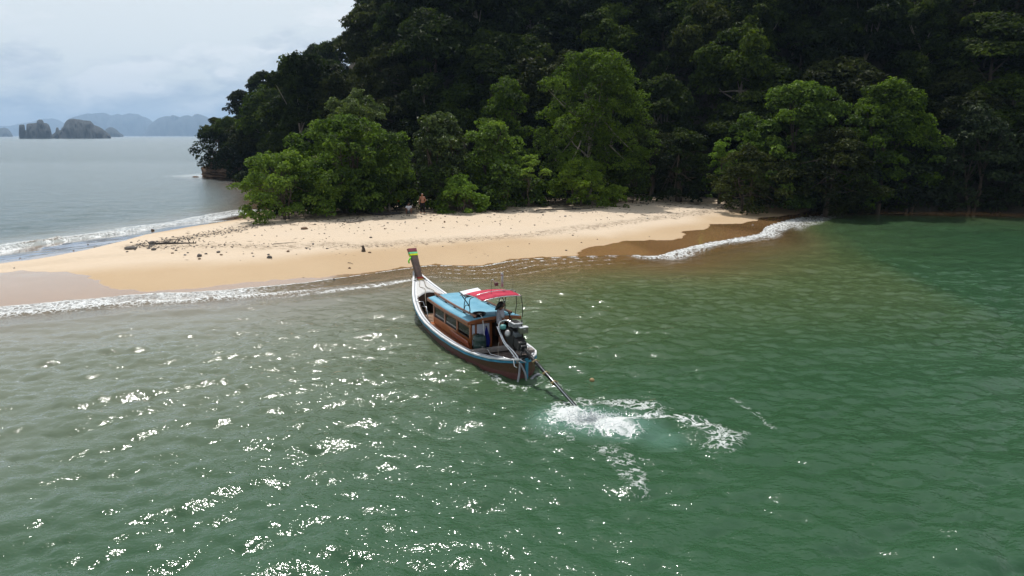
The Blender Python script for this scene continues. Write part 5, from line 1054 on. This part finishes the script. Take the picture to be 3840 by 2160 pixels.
p = hit(1363, 943); o = thing('tree_stump', 'upright dark stump on the wrack line behind the prow', 'stump', tuple(p)); m = MB(); m.tube([(0, 0, -.05), (.02, 0, .15), (-.03, .02, .32), (.0, 0, .40)], [.16, .10, .08, .04], 8); m.tube([(0, 0, .22), (-.12, 0, .36)], [.06, .03], 6); m.build('wood', mat('stump_wood', (.075, .055, .04), .9, var=.4), o)
p = hit(2370, 735); o = thing('post', 'weathered white post standing at the shaded edge of the trees', 'post', tuple(p)); m = MB(); m.tube([(0, 0, -.1), (.02, 0, .6), (-.01, 0, 1.28)], [.075, .07, .065], 8); m.build('stake', mat('bleached_wood', (.42, .39, .35), .85, var=.2), o)
p = hit(2398, 740); o = thing('plank_seat', 'bleached plank seat on low stones beside the white post', 'bench', tuple(p)); m = MB(); m.box((0, 0, .30), (1.25, .25, .07), (0, .04, .05)); m.build('seat', bpy.data.materials['bleached_wood'], o, .01)
for q in (-.4, .42): m = MB(); m.box((q, 0, .12), (.18, .2, .28)); m.build('support', STONE[1], o, .03)
p = hit(2408, 738); o = thing('dead_branch', 'pale forked dead branch hanging above the plank seat', 'branch', (p[0], p[1] + .3, p[2] + .9)); m = MB(); m.tube([(.0, 0, 1.3), (.0, 0, .9), (.05, 0, .7), (.12, 0, .35), (.08, 0, .0)], [.035, .035, .03, .025, .015], 6); m.tube([(.02, 0, .75), (-.15, 0, .55), (-.25, 0, .62)], [.025, .02, .012], 5); m.tube([(-.2, 0, 1.3), (-.2, 0, 1.0)], [.03, .02], 5); m.build('wood', bpy.data.materials['bleached_wood'], o)
def litter():
    g = np.random.default_rng(21); rocks = []; twig = []
    def line(pts, n, sx, sy, lo, hi, pt):
        L = smooth_line(pts, 8)
        for i in range(n):
            q = L[int(g.integers(0, len(L)))]; px = q[0] + g.normal() * sx; py = q[1] + g.normal() * sy
            (twig if g.random() < pt else rocks).append((px, py, g.uniform(lo, hi) * (g.random() ** .7 + .3)))
    line([(520, 922), (580, 914), (690, 894), (800, 876), (880, 862), (960, 842)], 420, 22, 7, .05, .16, .25); line([(560, 926), (640, 930), (760, 932), (900, 926)], 140, 40, 9, .04, .12, .2)
    line([(760, 918), (1000, 925), (1200, 915), (1350, 925), (1500, 918), (1580, 908)], 420, 30, 9, .03, .10, .45); line([(1560, 906), (1800, 893), (2000, 880), (2200, 853), (2400, 828), (2560, 806), (2660, 792)], 420, 26, 6, .03, .11, .55)
    line([(1000, 850), (1250, 850), (1600, 840), (2000, 820), (2400, 790)], 300, 70, 15, .04, .13, .25); line([(950, 822), (1150, 826), (1350, 815), (1500, 806), (1700, 795), (1950, 785), (2250, 778), (2500, 762), (2750, 765)], 700, 30, 8, .05, .20, .6); line([(1000, 930), (1600, 940), (2200, 900)], 90, 200, 25, .03, .08, .4); line([(2400, 805), (2750, 778), (2900, 770)], 120, 40, 7, .05, .22, .8)
    base = np.array([[1, 0, 0], [-.9, .2, 0], [0, 1, .1], [.1, -1, 0], [.1, .1, .8], [0, 0, -.5]], float); fb = np.array([[0, 2, 4], [2, 1, 4], [1, 3, 4], [3, 0, 4], [2, 0, 5], [1, 2, 5], [3, 1, 5], [0, 3, 5]])
    def build(items, nm, lab, m_, tw):
        xy = np.array([at(a, b, .9)[:2] for a, b, _ in items]); 
        for _ in range(5): z = sand_h(xy[:, 0], xy[:, 1]); xy = np.array([at(a, b, q)[:2] for (a, b, _), q in zip(items, z)])
        V = []; Fc = []
        for i, ((x, y), zz, it) in enumerate(zip(xy, z, items)):
            r = it[2] * 1.25; a = g.uniform(0, 6.28); sc_ = np.array([r * (1.9 if tw else .55), r * (.13 if tw else .45), r * (.15 if tw else .35)]); q = base * sc_; c_, s_ = math.cos(a), math.sin(a); q = np.stack([q[:, 0] * c_ - q[:, 1] * s_, q[:, 0] * s_ + q[:, 1] * c_, q[:, 2] + q[:, 0] * g.normal() * .12], 1)
            V.append(q + np.array([x, y, zz + .07 * (1 if tw else .6) * .4])); Fc.append(fb + 6 * i)
        tag(link(nm, npmesh(nm, np.concatenate(V), np.concatenate(Fc), False), m_), lab, nm, kind='stuff')
    build(rocks, 'pebbles', 'small dark pebbles and shells strewn along the tide lines', STONE[0], False); build(twig, 'twigs', 'dry twigs and leaf scraps strewn along the wrack line and under the trees', mat('twig', (.10, .075, .052), .9, var=.45, scale=9), True)
litter()
#--STAGE5--
